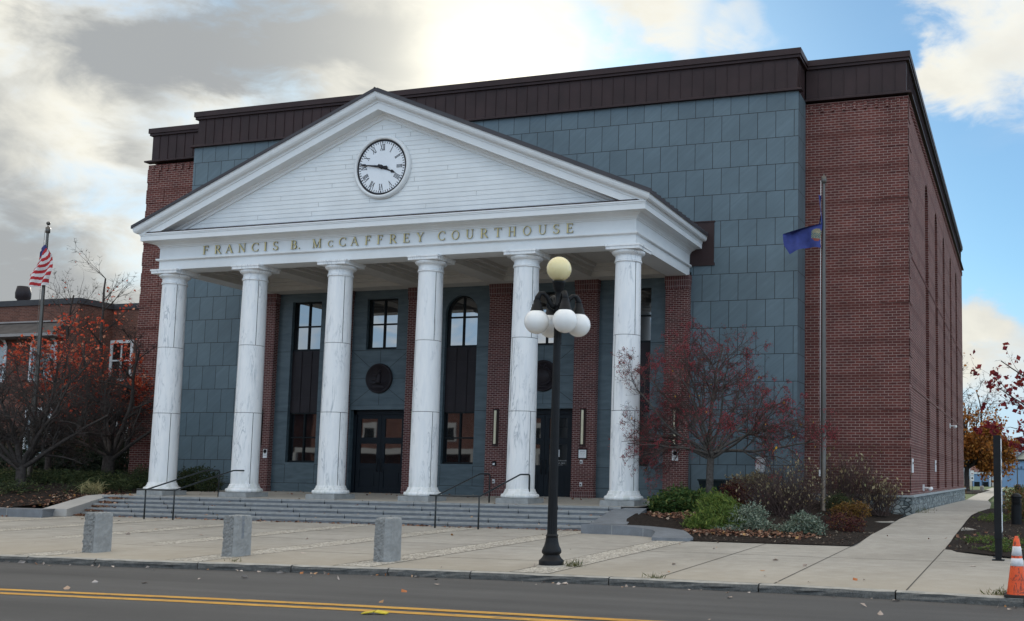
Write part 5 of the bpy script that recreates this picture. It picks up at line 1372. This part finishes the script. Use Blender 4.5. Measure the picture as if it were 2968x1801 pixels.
tree('crab_apple_tree', (-15.4, 4.2, .85), 'dark bare crab apple tree close to the left brick wing, leaning to the right', 22, 1.2,
     [(200, 32, 3.2, .075), (150, 48, 3.6, .075), (15, 44, 3.6, .085), (330, 38, 2.8, .07), (80, 68, 4.6, .10), (170, 60, 4.2, .075), (265, 40, 2.6, .08), (110, 35, 2.8, .08)],
     BARE, [DARKBARK, DARKBARK], berries=(L_DULL, 3500, .015), r0=.20, thin=.025, clip=lambda x, y, z: x < -13.1 and y < 6.2)
tree('crab_apple_tree', (-22.5, 2.5, .9), 'dark bare tree at the far left edge behind the granite wall', 23, 1.2,
     [(200, 30, 3.2, .09), (150, 45, 3.4, .09), (15, 35, 3.6, .10), (330, 35, 3.0, .08), (80, 65, 3.4, .11), (265, 40, 2.8, .08), (60, 40, 3, .08)],
     BARE, [DARKBARK, DARKBARK], berries=(L_DULL, 7000, .019), r0=.20, thin=.025)
UPR = dict(max=3, seg=[.5, .35, .25, .18], wob=[.06, .12, .18, .22], up=[.05, .07, .05, .02], tap=.75, bare=[.12, .12, .1, 0], kids=[15, 8, 5, 0], ang=[42, 42, 45, 40], len=[.42, .5, .5, .5], rad=.5, rmin=.006)
tree('red_maple_tree', (-17.9, 6.4, .95), 'slender red leaved maple tree between the left brick wing and the flagpole', 31, 1.4,
     [(90, 86, 7.6, .13), (20, 62, 5.2, .09), (170, 60, 5.0, .09), (250, 60, 5.0, .08), (320, 55, 4.4, .07), (110, 55, 4.6, .07), (200, 45, 3.6, .06), (0, 42, 3.4, .06)], UPR, [DARKBARK, DARKBARK], r0=.17,
     leaf=(L_MAPLE, 3900, .125, .10, 0, lambda L, rg: (L[:, 2] > 3.2) & (rg.uniform(size=len(L)) < np.clip((9.9 - L[:, 2]) / 2.2, .07, 1))), thin=.02, group='red maples left of the courthouse')
tree('red_maple_tree', (-22.3, 7.4, 1.0), 'red leaved maple tree left of the flagpole, in front of the old brick building', 32, 1.4,
     [(90, 84, 7.2, .12), (20, 60, 4.6, .08), (170, 60, 4.6, .08), (250, 60, 4.4, .08), (320, 55, 4.2, .07), (110, 55, 4.2, .07)], UPR, [DARKBARK, DARKBARK], r0=.15,
     leaf=(L_MAPLE, 1700, .125, .10, 0, lambda L, rg: (L[:, 2] > 4.2) & (rg.uniform(size=len(L)) < np.clip((9.6 - L[:, 2]) / 2.0, .05, 1))), thin=.02, group='red maples left of the courthouse')
# far orange tree at the end of the walkway
ORT = dict(max=3, seg=[.9, .7, .5, .35], wob=[.10, .16, .2, .22], up=[.03, .03, .02, .0], tap=.7, bare=[.2, .12, .1, 0], kids=[10, 8, 5, 0], ang=[48, 50, 50, 40], len=[.5, .55, .5, .5], rad=.55, rmin=.018)
tree('orange_maple_tree', (14.3, 87, .22), 'round orange autumn tree at the far end of the walkway', 41, 2.6,
     [(90, 85, 9.6, .22), (20, 75, 8.6, .16), (160, 74, 8.2, .15), (0, 30, 5.2, .18), (180, 35, 4.2, .17), (45, 45, 4.6, .16), (315, 40, 4.5, .16), (230, 40, 4.4, .15), (140, 40, 4.2, .15), (270, 20, 3.8, .12), (20, 15, 3.8, .12)], ORT, [DARKBARK, DARKBARK], r0=.30,
     leaf=(L_ORANGE, 21000, .30, .28, 0, lambda L, rg: rg.uniform(size=len(L)) < np.clip((9.4 - L[:, 2]) / 2.6, .02, 1)), thin=.05)
# red maple whose trunk stands just outside the right edge
tree('young_maple_tree', (22.1, -3.2, 0.0), 'red maple with thin bare twigs reaching in from the right edge', 52, 2.3,
     [(178, 36, 3.3, .05), (186, 52, 3.4, .05), (170, 22, 3.0, .045), (195, 66, 3.2, .05), (90, 80, 3.4, .06), (0, 50, 2.6, .05), (270, 50, 2.4, .05), (182, 10, 2.3, .035)],
     dict(max=3, seg=[.3, .22, .16, .12], wob=[.10, .14, .18, .2], up=[.04, .04, .02, .0], tap=.75, bare=[.25, .15, .1, 0], kids=[8, 4, 3, 0], ang=[38, 42, 45, 40], len=[.45, .5, .5, .5], rad=.5, rmin=.004),
     [BARK, TWIG], leaf=(L_MAROON, 1300, .115, .05, 0, lambda L, rg: L[:, 2] < 5.3), r0=.09, thin=.02)

# ------------------------------------------------------------------ evergreens and shrubs
def ell(rg, n, c, r, hollow=.45, lump=.18):
    d = rg.normal(size=(n, 3)); d /= np.linalg.norm(d, axis=1, keepdims=True)
    lum = 1 + lump * (np.sin(d[:, 0] * 5 + c[0] * 3) * np.sin(d[:, 1] * 6 + c[1]) + .6 * np.sin(d[:, 2] * 9 + d[:, 0] * 7))
    q = (rg.uniform(hollow ** 3, 1, n) ** (1 / 3)) * lum
    return np.array(c) + d * q[:, None] * np.array(r)
def shrub(name, label, blobs, mat, n, size, seed, aspect=.55, flat=0.0, stems=10, group=None, droop=None, twig=TWIG, cat='shrub', zmin=None, hollow=.45, lump=.18, stem_r=.008):
    rg = np.random.default_rng(seed); c0 = blobs[0][0]
    zb = min(b[0][2] - b[1][2] for b in blobs)
    T = thing(name, (c0[0], c0[1], zb), label, cat, group)
    vol = np.array([b[1][0] * b[1][2] for b in blobs]); vol = vol / vol.sum(); P = []
    for b, v in zip(blobs, vol): P.append(ell(rg, max(8, int(n * v)), b[0], b[1], hollow, lump))
    SP_ = []      # ragged shoots that break the outline, with leaves along them
    for b, v in zip(blobs, vol):
        for k in range(max(6, int(46 * v * len(blobs) ** .5))):
            d = rg.normal(size=3); d[2] = abs(d[2]) * .9 + .05; d /= np.linalg.norm(d)
            p0 = np.array(b[0]) + d * np.array(b[1]) * .5; p1 = np.array(b[0]) + d * np.array(b[1]) * rg.uniform(1.02, 1.42) + rg.normal(size=3) * .04
            SP_.append((p0, p1, stem_r * .5, stem_r * .25)); t = rg.uniform(.3, 1, 9)[:, None]; P.append(p0 + (p1 - p0) * t + rg.normal(size=(9, 3)) * size * .22)
    P = np.concatenate(P)
    if zmin is not None: P = P[P[:, 2] > zmin]
    V, F = leaf_cards(P, rg, size, aspect, flat, droop=droop); np_mesh('foliage', V, F, mat, T)
    S = list(SP_)
    for b in blobs:
        for k in range(stems):
            foot = np.array([b[0][0] + rg.normal() * b[1][0] * .15, b[0][1] + rg.normal() * b[1][1] * .15, b[0][2] - b[1][2] - .05])
            d = rg.normal(size=3); d[2] = abs(d[2]) * 1.2 + .3; d /= np.linalg.norm(d); e = np.array(b[0]) + d * np.array(b[1]) * .85
            m = (foot + e) / 2 + np.array([0, 0, .15 * b[1][2]]); S += [(foot, m, stem_r, stem_r * .8), (m, e, stem_r * .8, stem_r * .4)]
    V, F = sticks(S, 4); np_mesh('stems', V, F, twig, T, smooth=True)
    return T
def twiggy(name, label, c, r, n, seed, leaf=(None, 0, .06), h=1.4, mat=TWIG, group=None, rad=.010, cat='shrub'):
    """many upright bare shoots from one crown, forking twice"""
    rg = np.random.default_rng(seed); T = thing(name, c, label, cat, group); S = []; E = []
    for k in range(n):
        foot = np.array([c[0] + rg.normal() * r[0] * .25, c[1] + rg.normal() * r[1] * .25, c[2] - .05])
        a = rg.uniform(0, 2 * PI); q = rg.uniform(0, 1) ** .5
        d = np.array([math.cos(a) * q * r[0], math.sin(a) * q * r[1], h * rg.uniform(.55, 1.0) * (1 - .35 * q * q)])
        p = foot; dirn = d / np.linalg.norm(d); L = np.linalg.norm(d); rr = rad
        for s in range(5):
            dirn = dirn + rg.normal(size=3) * .13 + np.array([0, 0, .05]); dirn /= np.linalg.norm(dirn); p2 = p + dirn * L / 5
            S.append((p, p2, rr, rr * .8)); rr *= .8
            if s > 0:
                for _ in range(3):
                    dd = dirn + rg.normal(size=3) * .45; dd[2] += .25; dd /= np.linalg.norm(dd); e = p2 + dd * L * rg.uniform(.10, .24); S.append((p2, e, rr * .6, rr * .3)); E.append(e)
                    d3 = dd + rg.normal(size=3) * .5; d3 /= np.linalg.norm(d3); e3 = e + d3 * L * .09; S.append((e, e3, rr * .3, .0015)); E.append(e3)
            p = p2
    V, F = sticks(S, 3); np_mesh('bare_shoots', V, F, mat, T)
    if leaf[0] is not None:
        idx = rg.integers(0, len(E), leaf[1]); V, F = leaf_cards(np.array(E)[idx], rg, leaf[2], .6, droop=(0, 0, -1)); np_mesh('withered_leaves', V, F, leaf[0], T)
    return T
def g3(x, y, dz=0.0): return (x, y, hR(x, y) + dz)
shrub('rhododendron', 'glossy green rhododendron beside the last marble column', [((10.55, -.55, .80), (.72, .55, .42)), ((11.1, -.35, .78), (.62, .5, .36)), ((10.05, -.5, .72), (.42, .4, .32))], L_GREEN, 4600, .115, 61, .36, .35)
shrub('false_cypress', 'lime green drooping false cypress at the front of the right bed', [((12.35, -2.75, .45), (.60, .55, .40)), ((12.15, -2.2, .78), (.46, .45, .34)), ((12.55, -2.4, .72), (.34, .35, .24)), ((12.85, -2.9, .32), (.48, .45, .30)), ((11.95, -3.1, .26), (.40, .4, .28)), ((12.4, -3.3, .22), (.45, .3, .24))], L_LIME, 9000, .15, 62, .16, 0, droop=(.2, 0, -.5), lump=.3)
shrub('barberry', 'dark red barberry bush left of the white notice sign', [((11.95, .35, .95), (.52, .45, .45)), ((12.25, .2, 1.0), (.42, .4, .42))], L_RED, 4200, .05, 63)
shrub('barberry', 'yellowing autumn shrub crowding the post of the white notice sign', [((12.05, .9, 1.28), (.46, .4, .34)), ((12.6, .8, 1.40), (.40, .4, .30))], L_TAN, 1500, .06, 64, stems=26)
shrub('wintercreeper', 'pale variegated low shrub in the middle of the right bed front', [((13.2, -2.95, .40), (.46, .45, .38)), ((13.55, -3.15, .26), (.50, .42, .26)), ((12.9, -3.45, .14), (.5, .35, .16)), ((13.35, -2.6, .52), (.4, .4, .32))], L_VAR, 6500, .052, 65)
shrub('wintercreeper', 'pale variegated low shrub at the bed front below the right flagpole', [((14.75, -2.95, .34), (.42, .42, .32)), ((14.45, -3.1, .20), (.34, .34, .2)), ((15.05, -3.05, .22), (.3, .3, .22))], L_VAR, 4800, .052, 66)
twiggy('bare_shrub', 'large brown leafless shrub in front of the right flagpole', (13.7, -.5, .42), (1.2, .9), 240, 67, (L_TAN, 560, .075), 1.6)
twiggy('bare_shrub', 'medium brown leafless shrub between the notice sign and the tall flagpole', (13.1, .4, .5), (.75, .7), 110, 68, (L_TAN, 150, .07), 1.35)
twiggy('bare_shrub', 'tall leafless shrub against the brick wall right of the flagpole', (14.6, 4.2, .5), (1.05, .7), 190, 69, (L_TAN, 260, .10), 2.05)
twiggy('bare_shrub', 'leafless shrub with pale withered leaves at the near brick corner', (15.75, 4.5, .42), (.7, .55), 110, 70, (L_TAN, 260, .11), 1.35)
shrub('barberry', 'low dark red barberry in front of the brick corner', [((15.5, -1.5, .32), (.42, .42, .30)), ((15.8, -1.2, .28), (.3, .3, .26))], L_RED, 1900, .045, 71, stems=22)
shrub('spirea', 'orange and gold spirea beside the short slab in the right bed', [((15.62, 1.0, .62), (.30, .32, .27)), ((15.2, .9, .58), (.42, .36, .24))], L_GOLD, 1700, .055, 72, stems=20)
shrub('mugo_pine', 'small dark green conifer behind the right flagpole foot', [((14.75, 2.6, .75), (.42, .4, .32))], L_JUNI, 2200, .075, 73, .2)
# right hand strip
shrub('hedge_shrub', 'rust and green hedge shrub around the light bollard at the right edge', [((20.3, 5.5, .70), (.75, .9, .55)), ((20.9, 4.3, .62), (.9, .9, .6)), ((20.2, 9, .85), (.8, 1.4, .5)), ((21.3, 6.5, .8), (.9, 1.6, .7))], leaf_mat('rusty_leaf', [(0, (.05, .07, .02)), (.45, (.10, .10, .03)), (.8, (.20, .10, .03)), (1, (.26, .14, .10))]), 9500, .075, 74)
shrub('ground_cover', 'low green creeping plant beside the slab sign', [((19.35, -3.4, .08), (.55, .7, .14)), ((19.7, -5.4, .03), (.45, .45, .12)), ((20.2, -4.2, .06), (.6, .6, .14)), ((19.3, 4.2, .36), (.5, 1.0, .16))], leaf_mat('bright_creeper', [(0, (.05, .09, .02)), (.7, (.11, .16, .035)), (1, (.2, .22, .06))]), 2600, .055, 75, stems=4)
twiggy('bare_shrub', 'dark red twiggy shrub at the far right edge behind the cone', (20.8, -1.2, .06), (.6, .6), 40, 76, (L_RED, 300, .06), .55)
shrub('burning_bush', 'yellow and green bush by the far corner of the brick side wall', [((16.0, 41.5, .62), (.5, .6, .5))], L_GOLD, 900, .11, 77, stems=12)
# left hand bed
shrub('boxwood', 'clipped dark boxwood between the first and second marble columns', [((-10.6, 3.9, 1.15), (.85, .6, .52)), ((-9.85, 3.6, .95), (.55, .5, .30)), ((-11.2, 3.9, 1.1), (.5, .5, .45))], L_BOX, 6500, .06, 78, stems=6, lump=.05)
shrub('boxwood', 'dark boxwood at the left of the first marble column', [((-11.75, 2.2, 1.10), (.55, .5, .52)), ((-12.4, 2.6, .95), (.6, .5, .45))], L_BOX, 3600, .06, 79, stems=6)
shrub('ornamental_grass', 'tuft of straw coloured grass in leaf litter by the left slab', [((-11.6, -.15, .78), (.34, .25, .14))], leaf_mat('straw', [(0, (.30, .26, .12)), (1, (.50, .45, .24))]), 420, .28, 80, .05, droop=(0, 0, .6), stems=2)
rg = np.random.default_rng(90)
for k, (x, y, h, w_, lab) in enumerate([(-19.6, 8.8, 3.0, 1.6, 'dark evergreen bush behind the left bare tree trunk'), (-22.4, 9.5, 3.1, 1.7, 'dark evergreen bush left of the flagpole foot'), (-25.6, 9.5, 3.0, 1.7, 'dark evergreen bush second from the left edge'), (-28.8, 8.8, 3.0, 1.7, 'dark evergreen bush at the far left edge'), (-17.6, 10.5, 3.4, 1.3, 'tall dark evergreen bush nearest the left brick wing'), (-16.75, 8.9, 4.2, .75, 'narrow dark evergreen touching the corner of the left brick wing')]):
    shrub('evergreen_bush', lab, [((x, y, .7 + h * .42), (w_, w_ * .8, h * .5)), ((x + w_ * .4, y - .4, .7 + h * .25), (w_ * .8, w_ * .6, h * .32)), ((x - w_ * .4, y - .3, .7 + h * .3), (w_ * .8, w_ * .6, h * .36))], L_EVER, 5200, .17, 91 + k, .3, stems=8, twig=DARKBARK, group='evergreen bushes in the left bed', stem_r=.02)
# juniper ground cover over the left bed
P = []
for k in range(120):
    x = -11.6 - 16 * rg.uniform() ** 1.1; y = -3.3 + 7.2 * rg.uniform() + max(0, (-13.5 - x)) * .0
    if x > -13.2 and y < -.2: y = rg.uniform(.3, 3.0)
    if y < -1.4 and x > -13.6: y += 1.2
    P.append(ell(rg, 420, (x, y, hL(x, y) + .12), (rg.uniform(.7, 1.15), rg.uniform(.5, .8), rg.uniform(.20, .36)), .3))
P = np.concatenate(P); V, F = leaf_cards(P, rg, .13, .22, .5)
tag(np_mesh('juniper_ground_cover', V, F, L_JUNI), 'dark spreading juniper over the left planting bed', 'ground cover', kind='stuff')

# ------------------------------------------------------------------ fallen leaves
def litter(name, pts, size, mat, label, seed, flat=.75):
    r_ = np.random.default_rng(seed); V, F = leaf_cards(np.array(pts), r_, size, .72, flat)
    return tag(np_mesh(name, V, F, mat), label, 'fallen leaves', kind='stuff')
rl = np.random.default_rng(7); pts = []
for _ in range(520):   # drift against the left slab and up the step ends
    t = rl.uniform(); i = min(4, int(t * 5)); y = -3.1 + 2.1 * t; z = 0 if y < -2.64 else NO[max(0, min(4, int((-1.15 - y) / .37 + 1)))][1]
    x = -9.15 - .45 * t + abs(rl.normal()) * .30
    pts.append((x, y, max(0, z) + .03 + rl.uniform(0, .05) * max(0, 1 - (x + 9.6))))
for _ in range(230): pts.append((rl.uniform(-8.8, 8.8), -2.68 - abs(rl.normal()) * .10, .015))
for _ in range(110): pts.append((rl.choice([rl.normal(-1, 1.6), rl.normal(3.5, 1.2), rl.normal(8.2, .4)]), -2.68 - abs(rl.normal()) * .13, .02))
for _ in range(60):
    i = int(rl.integers(0, 5)); pts.append((rl.uniform(-9, 8.8), NO[i][0] + rl.uniform(.15, .36), NO[i][1] + .012))
for _ in range(150): x, y = rl.uniform(-9, 8.8), 4.9 - abs(rl.normal()) * 1.6; pts.append((x, y, ZT + .022 + (y + .8) * .0175 + .012))
for _ in range(300): x = rl.uniform(-26, -10.4); pts.append((x, -4.85 + (x + 40) * .0218 - abs(rl.normal()) * .16, .015))
litter('fallen_leaves', pts, .085, L_BROWN, 'brown leaves drifted on the steps, the terrace and along the wall', 8)
pts = []
for _ in range(900):
    x = rl.uniform(-22, -10.6); y = rl.normal(-2.2, .9); y = max(y, -4.0 + 0); pts.append((x, y, hL(x, y) + .03))
for _ in range(420): x, y = rl.normal(-11.3, .7), rl.normal(-.7, .7); pts.append((x, y, hL(x, y) + .03)) if x < -10.7 else None
for (mx, my, sx, sy, n) in ((10.6, -1.6, .55, .25, 330), (12.9, -3.9, .75, .2, 420), (14.2, -3.7, .5, .2, 260), (11.2, -1.9, .5, .3, 160), (15, -3.4, .6, .4, 60), (19.6, -2.6, .5, .8, 120), (20.6, -3.5, .6, .9, 160)):
    for _ in range(n):
        x, y = rl.normal(mx, sx), rl.normal(my, sy)
        if x < 9.95 or (y < fR(x) + .05 and x < 17): continue
        pts.append((x, y, (hR(x, y) if x < 16.4 else wz(y)) + .035))
litter('fallen_leaves', pts, .085, L_BROWN, 'brown fallen leaves lying in the planting beds', 9)
pts = []
for _ in range(70): x = rl.uniform(-2, 22); pts.append((x, ky(x) - .06 - abs(rl.normal()) * .16, ZR + .014))
for _ in range(26): x = rl.uniform(0, 22); pts.append((x, ky(x) - rl.uniform(.2, 4.6), ZR + .035))
for _ in range(40): x, y = rl.uniform(-8, 20), rl.uniform(-13, -3); pts.append((x, y, pz(y) + .016))
litter('fallen_leaves', pts, .10, L_PALE, 'pale scattered leaves on the street, the kerb and the forecourt', 10)
# mulch chips and grass tufts
pts = [(x, y, hR(x, y) + .012) for x, y in zip(rl.uniform(12.3, 16.35, 900), rl.uniform(-5.08, -1, 900))] + [(x, y, wz(y) + .035) for x, y in zip(rl.uniform(18.55, 21, 700), rl.uniform(-6.5, 4, 700)) if y > -5.4 - (x - 18.5) * 1.0]
litter('wood_chips', pts, .05, leaf_mat('chip', [(0, (.03, .02, .015)), (.7, (.08, .055, .04)), (1, (.30, .26, .20))], .9, 0), 'small bark chips and bits in the beds', 11)
pts = []
for cx_, cy_, n, s in ((12.22, -11.78, 120, .09), (14.25, -13.0, 34, .09), (19.85, -13.22, 110, .12), (16.7, 7.4, 90, .2), (16.72, 9.5, 60, .2), (6.0, -13.3, 25, .08)):
    for _ in range(n): x, y = rl.normal(cx_, s), rl.normal(cy_, s * .45); pts.append((x, y, (wz(y) if y > -5 else pz(y)) + abs(rl.normal()) * .045))
V, F = leaf_cards(np.array(pts), rl, .11, .10, 0, droop=(0, 0, .8)); tag(np_mesh('weed_tufts', V, F, leaf_mat('weed', [(0, (.05, .075, .02)), (.6, (.10, .11, .03)), (1, (.22, .19, .08))])), 'small weeds in pavement cracks and at the lamp foot', 'weeds', kind='stuff')

# ------------------------------------------------------------------ background buildings
OB = thing('old_brick_building', (-30, 14, .6), 'old flat roofed dark brick building behind the trees at the left', 'building')
w = MB(); w.box(-60, -28.37, 14, 30, 0, 10.35); w.box(-28.37, -14, 16.2, 30, 0, 10.35); w.build('wall', OLDBRICK, OB)
w = MB(); w.box(-60, -28.29, 13.92, 30, 10.35, 10.66); w.box(-28.29, -14, 16.12, 30, 10.35, 10.66); w.build('parapet_edge', M('tar_edge', (.05, .05, .055), .7), OB)
w = MB(); w.box(-60, -29.2, 13.9, 14, 9.40, 9.48)
w.add([(-60, 12.9, 8.66), (-28.9, 12.9, 8.66), (-60, 12.9, 8.5), (-28.9, 12.9, 8.5), (-29.2, 13.99, 8.5), (-60, 13.99, 8.5), (-29.2, 13.99, 8.66)], [(2, 3, 1, 0), (2, 5, 4, 3), (3, 4, 6, 1)])
w.build('cornice', M('weathered_trim', (.30, .28, .27), .8, .1, 1), OB)
w = MB(); w.add([(-60, 13.99, 9.38), (-29.2, 13.99, 9.38), (-28.9, 12.9, 8.67), (-60, 12.9, 8.67), (-29.2, 13.99, 8.67)], [(0, 3, 2, 1), (2, 4, 1)]); w.build('porch_roof', M('porch_shingle', (.085, .075, .07), .9, .2, 2), OB)
for x0, x1, y, z0, z1, ar in ((-31.4, -29.85, 14, 6.3, 8.0, True), (-35.0, -33.4, 14, 6.3, 8.0, True), (-28.2, -26.95, 16.2, 6.5, 8.45, False), (-24.6, -23.4, 16.2, 6.5, 8.45, False), (-31.4, -29.85, 14, 2.2, 4.6, False), (-28.2, -26.95, 16.2, 2.2, 4.6, False)):
    w = MB(); t = .16
    w.box(x0 - t, x0, y - .06, y, z0 - t, z1 + t); w.box(x1, x1 + t, y - .06, y, z0 - t, z1 + t); w.box(x0, x1, y - .06, y, z0 - t, z0); w.box(x0, x1, y - .06, y, z1, z1 + t); w.box((x0 + x1) / 2 - .04, (x0 + x1) / 2 + .04, y - .05, y, z0, z1); w.box(x0, x1, y - .05, y, (z0 + z1) / 2 - .04, (z0 + z1) / 2 + .04)
    if ar:
        c = (x0 + x1) / 2; rr = (x1 - x0) / 2; A = [PI * k / 12 for k in range(13)]
        w.strip([[(c + (rr + s) * math.cos(a), y - .06, z1 + t + (rr * .5 + s) * math.sin(a)) for s in (0, .16)] for a in A])
    wn = w.build('window', WHITE, OB)
    p = MB(); p.add([(x0, y - .02, z0), (x1, y - .02, z0), (x1, y - .02, z1), (x0, y - .02, z1)], [(0, 1, 2, 3)]); p.build('pane', GLASS, wn)
w = MB(); w.lathe([(.30, 10.6), (.30, 11.3), (.40, 11.4), (.42, 11.7), (.34, 12.1), (.001, 12.15)], (-36.0, 17, 0), 16); w.build('roof_vent', BRONZE2, OB); w = MB(); w.box(-37.6, -35.0, 16.2, 18, 10.6, 11.05); w.build('roof_curb', M('roof_curb', (.32, .29, .27), .8), OB)
def boards(col, name):
    m, nt, b = newmat(name); co = wallco(nt); s = nd(nt, 'SeparateXYZ', {0: co})
    n = noise(nt, nd(nt, 'Mapping', {'Vector': co, 'Scale': (6, .4, 1)}).outputs[0], 1.0, 4)
    nt.links.new(ramp(nt, n, [(.3, tuple(c * .8 for c in col)), (.7, col)]), b.inputs['Base Color']); b.inputs['Roughness'].default_value = .8
    return m
BLUEW = boards((.20, .32, .50), 'blue_boards')
WHS = thing('blue_warehouse', (25, 164, .1), 'large blue board warehouse far off at the right edge', 'warehouse')
w = MB(); w.box(15.3, 60, 164, 190, -.3, 4.75); w.build('wall', BLUEW, WHS); w = MB(); w.box(15.2, 60.1, 163.7, 190, 4.75, 5.05); w.build('roof_edge', BRONZE2, WHS)
w = MB()
for k in range(60): w.box(17 + k * .5, 17.35 + k * .5, 163.93, 164, 3.28, 3.42 + .2 * ((k * 7) % 3))
w.box(15.3, 60, 163.95, 164, 3.25, 3.33); w.build('trim_band', M('navy_trim', (.06, .10, .17), .7), WHS)
GAR = thing('blue_garage', (12.8, 167, .1), 'small blue garage with white trim and brown roof beside the orange tree', 'garage')
w = MB(); w.box(11.2, 14.3, 167, 176, -.2, 2.45); w.build('wall', BLUEW, GAR)
w = MB(); w.box(11.0, 14.5, 166.8, 167, 2.45, 2.75); w.box(14.12, 14.42, 166.9, 167.05, -.2, 2.45); w.build('trim', WHITE, GAR)
w = MB(); w.add([(10.8, 166.7, 2.76), (15.2, 166.7, 2.76), (15.2, 172, 5.2), (10.8, 172, 5.2), (15.2, 176, 2.76)], [(0, 1, 2, 3), (1, 4, 2)]); w.build('roof', M('brown_shingle', (.16, .085, .075), .9, .2, 2), GAR)
for x in (11.5, 13.0): w = MB(); w.box(x, x + .95, 166.95, 167.0, .1, 1.0); w.build('window', FRAME, GAR)
HS = thing('beige_house', (24, 204, .1), 'cream gabled house far behind the blue warehouse roof', 'house')
w = MB(); w.xz([(18.9, -.1), (30, -.1), (30, 6.4), (24.5, 10.6), (18.9, 6.4)], 204, 216); w.build('wall', M('cream_siding', (.55, .50, .38), .8), HS)
w = MB()
for s, (xa, za, xb, zb) in enumerate(((18.3, 6.1, 24.5, 10.9), (24.5, 10.9, 30.6, 6.1))): w.add([(xa, 203.5, za), (xb, 203.5, zb), (xb, 216.5, zb), (xa, 216.5, za), (xa, 203.5, za - .3), (xb, 203.5, zb - .3)], [(0, 1, 2, 3), (4, 5, 1, 0)])
w.build('roof', M('grey_shingle', (.13, .12, .115), .9), HS)
w = MB(); w.box(20.4, 21.6, 203.95, 204, 3.6, 5.6); w.box(23.6, 25, 203.95, 204, 3.6, 5.6); w.build('window', FRAME, HS)
DP = thing('lamp_post', (19.42, 96, .2), 'thin grey lamp post on a dark round base far down the walkway', 'lamp post')
w = MB(); w.lathe([(.07, .9), (.05, 6.2)], (19.42, 96, 0), 10); w.build('pole', POLEM, DP); w = MB(); w.lathe([(.26, .1), (.26, .95), (.2, 1.0)], (19.42, 96, 0), 14); w.build('base', BLACK, DP); w = MB(); w.box(19.2, 20.0, 95.85, 96.15, 6.1, 6.3); w.build('lamp_head', BLACK, DP)
NP = thing('parking_sign', (15.7, 68.4, .2), 'small white parking sign on a post under the orange tree', 'sign')
w = MB(); w.box(15.68, 15.73, 68.4, 68.45, .1, 2.25); w.build('post', POLEM, NP); w = MB(); w.box(15.55, 15.85, 68.36, 68.40, 1.85, 2.3); w.box(15.55, 15.85, 68.36, 68.40, 1.38, 1.82); w.build('panel', SIGNW, NP)
w = MB(); w.box(15.62, 15.78, 68.35, 68.36, 1.98, 2.04); w.lathe([(.05, -.006), (.08, -.006)], (15.7, 68.36, 1.62), 14, axis='y'); w.build('symbol', SIGNRED, NP)
GB = thing('stone_marker', (15.55, 94.7, .2), 'pale stone block with a dark pipe on the far lawn', 'marker')
w = MB(); w.lathe([(.24, .15), (.24, .62), (.16, .78), (.001, .8)], (15.55, 94.7, 0), 12, smooth=False); w.build('block', CONC, GB); w = MB(); w.lathe([(.05, .75), (.05, 1.68)], (15.58, 94.7, 0), 8); w.build('pipe', BLACK, GB)
# wooded ridge on the horizon
w = MB(); hx = np.linspace(-2500, 2600, 120)
w.strip([[(x, 2300 + 500 * k, (0 if k == 0 else (18 + 52 * k) * (.72 + .28 * math.sin(x * .0031 + k) + .12 * math.sin(x * .011 + 2 * k)))) for x in hx] for k in range(3)])
w.f = [f[::-1] for f in w.f]; tag(w.build('wooded_hills', M('wooded_ridge', (.09, .13, .17), 1.0, .3, .01)), kind='structure')
# houses across the street, seen only as reflections in the glass
for hxx, hw_, eave, ridge, lab in ((-34, 13, 8.2, 13.0, 'brick house with white porch across the street, left of the viewer'), (-9, 11, 6.4, 10.0, 'lower brick house with white porch straight across the street'), (-64, 13, 7.5, 11.5, 'brick house with white porch farthest along the street')):
    OP = thing('house_across_street', (hxx, -48, 0), lab, 'house', 'houses across the street')
    x0, x1 = hxx - hw_, hxx + hw_
    w = MB(); w.box(x0, x1, -60, -48, -.3, eave); w.build('wall', brick_mat('house_brick', (.26, .10, .07), (.18, .07, .05), (.35, .3, .28), .22, .075, .008), OP)
    w = MB(); w.add([(x0 - .8, -47.2, eave), (x1 + .8, -47.2, eave), (x1 + .8, -61, eave), (x0 - .8, -61, eave), (x0 + 6, -54, ridge), (x1 - 6, -54, ridge)], [(0, 1, 5, 4), (1, 2, 5), (2, 3, 4, 5), (3, 0, 4)]); w.build('roof', M('brown_roof', (.15, .09, .075), .9, .2, 1), OP)
    w = MB(); w.box(x0, x1, -48, -45.4, 3.2, 3.7); w.box(x0, x1, -45.6, -45.4, .4, 1.2)
    k = x0
    while k <= x1: w.box(k - .16, k + .16, -45.7, -45.4, 0, 3.2); k += 3.2
    w.box(x0 - .6, x1 + .6, -47.4, -47.2, eave - .35, eave); w.build('porch', WHITE, OP)
    for k in range(6):
        xx = x0 + 2 + k * (2 * hw_ - 4) / 5
        w = MB()
        for zz0 in ((4.4, 6.2) if eave > 7 else (4.2, 5.8),): w.box(xx - .8, xx + .8, -48, -47.93, zz0[0], zz0[1])
        wn = w.build('window', WHITE, OP); w = MB(); w.box(xx - .6, xx + .6, -47.93, -47.90, 4.5, 5.7); w.build('pane', FRAME, wn)
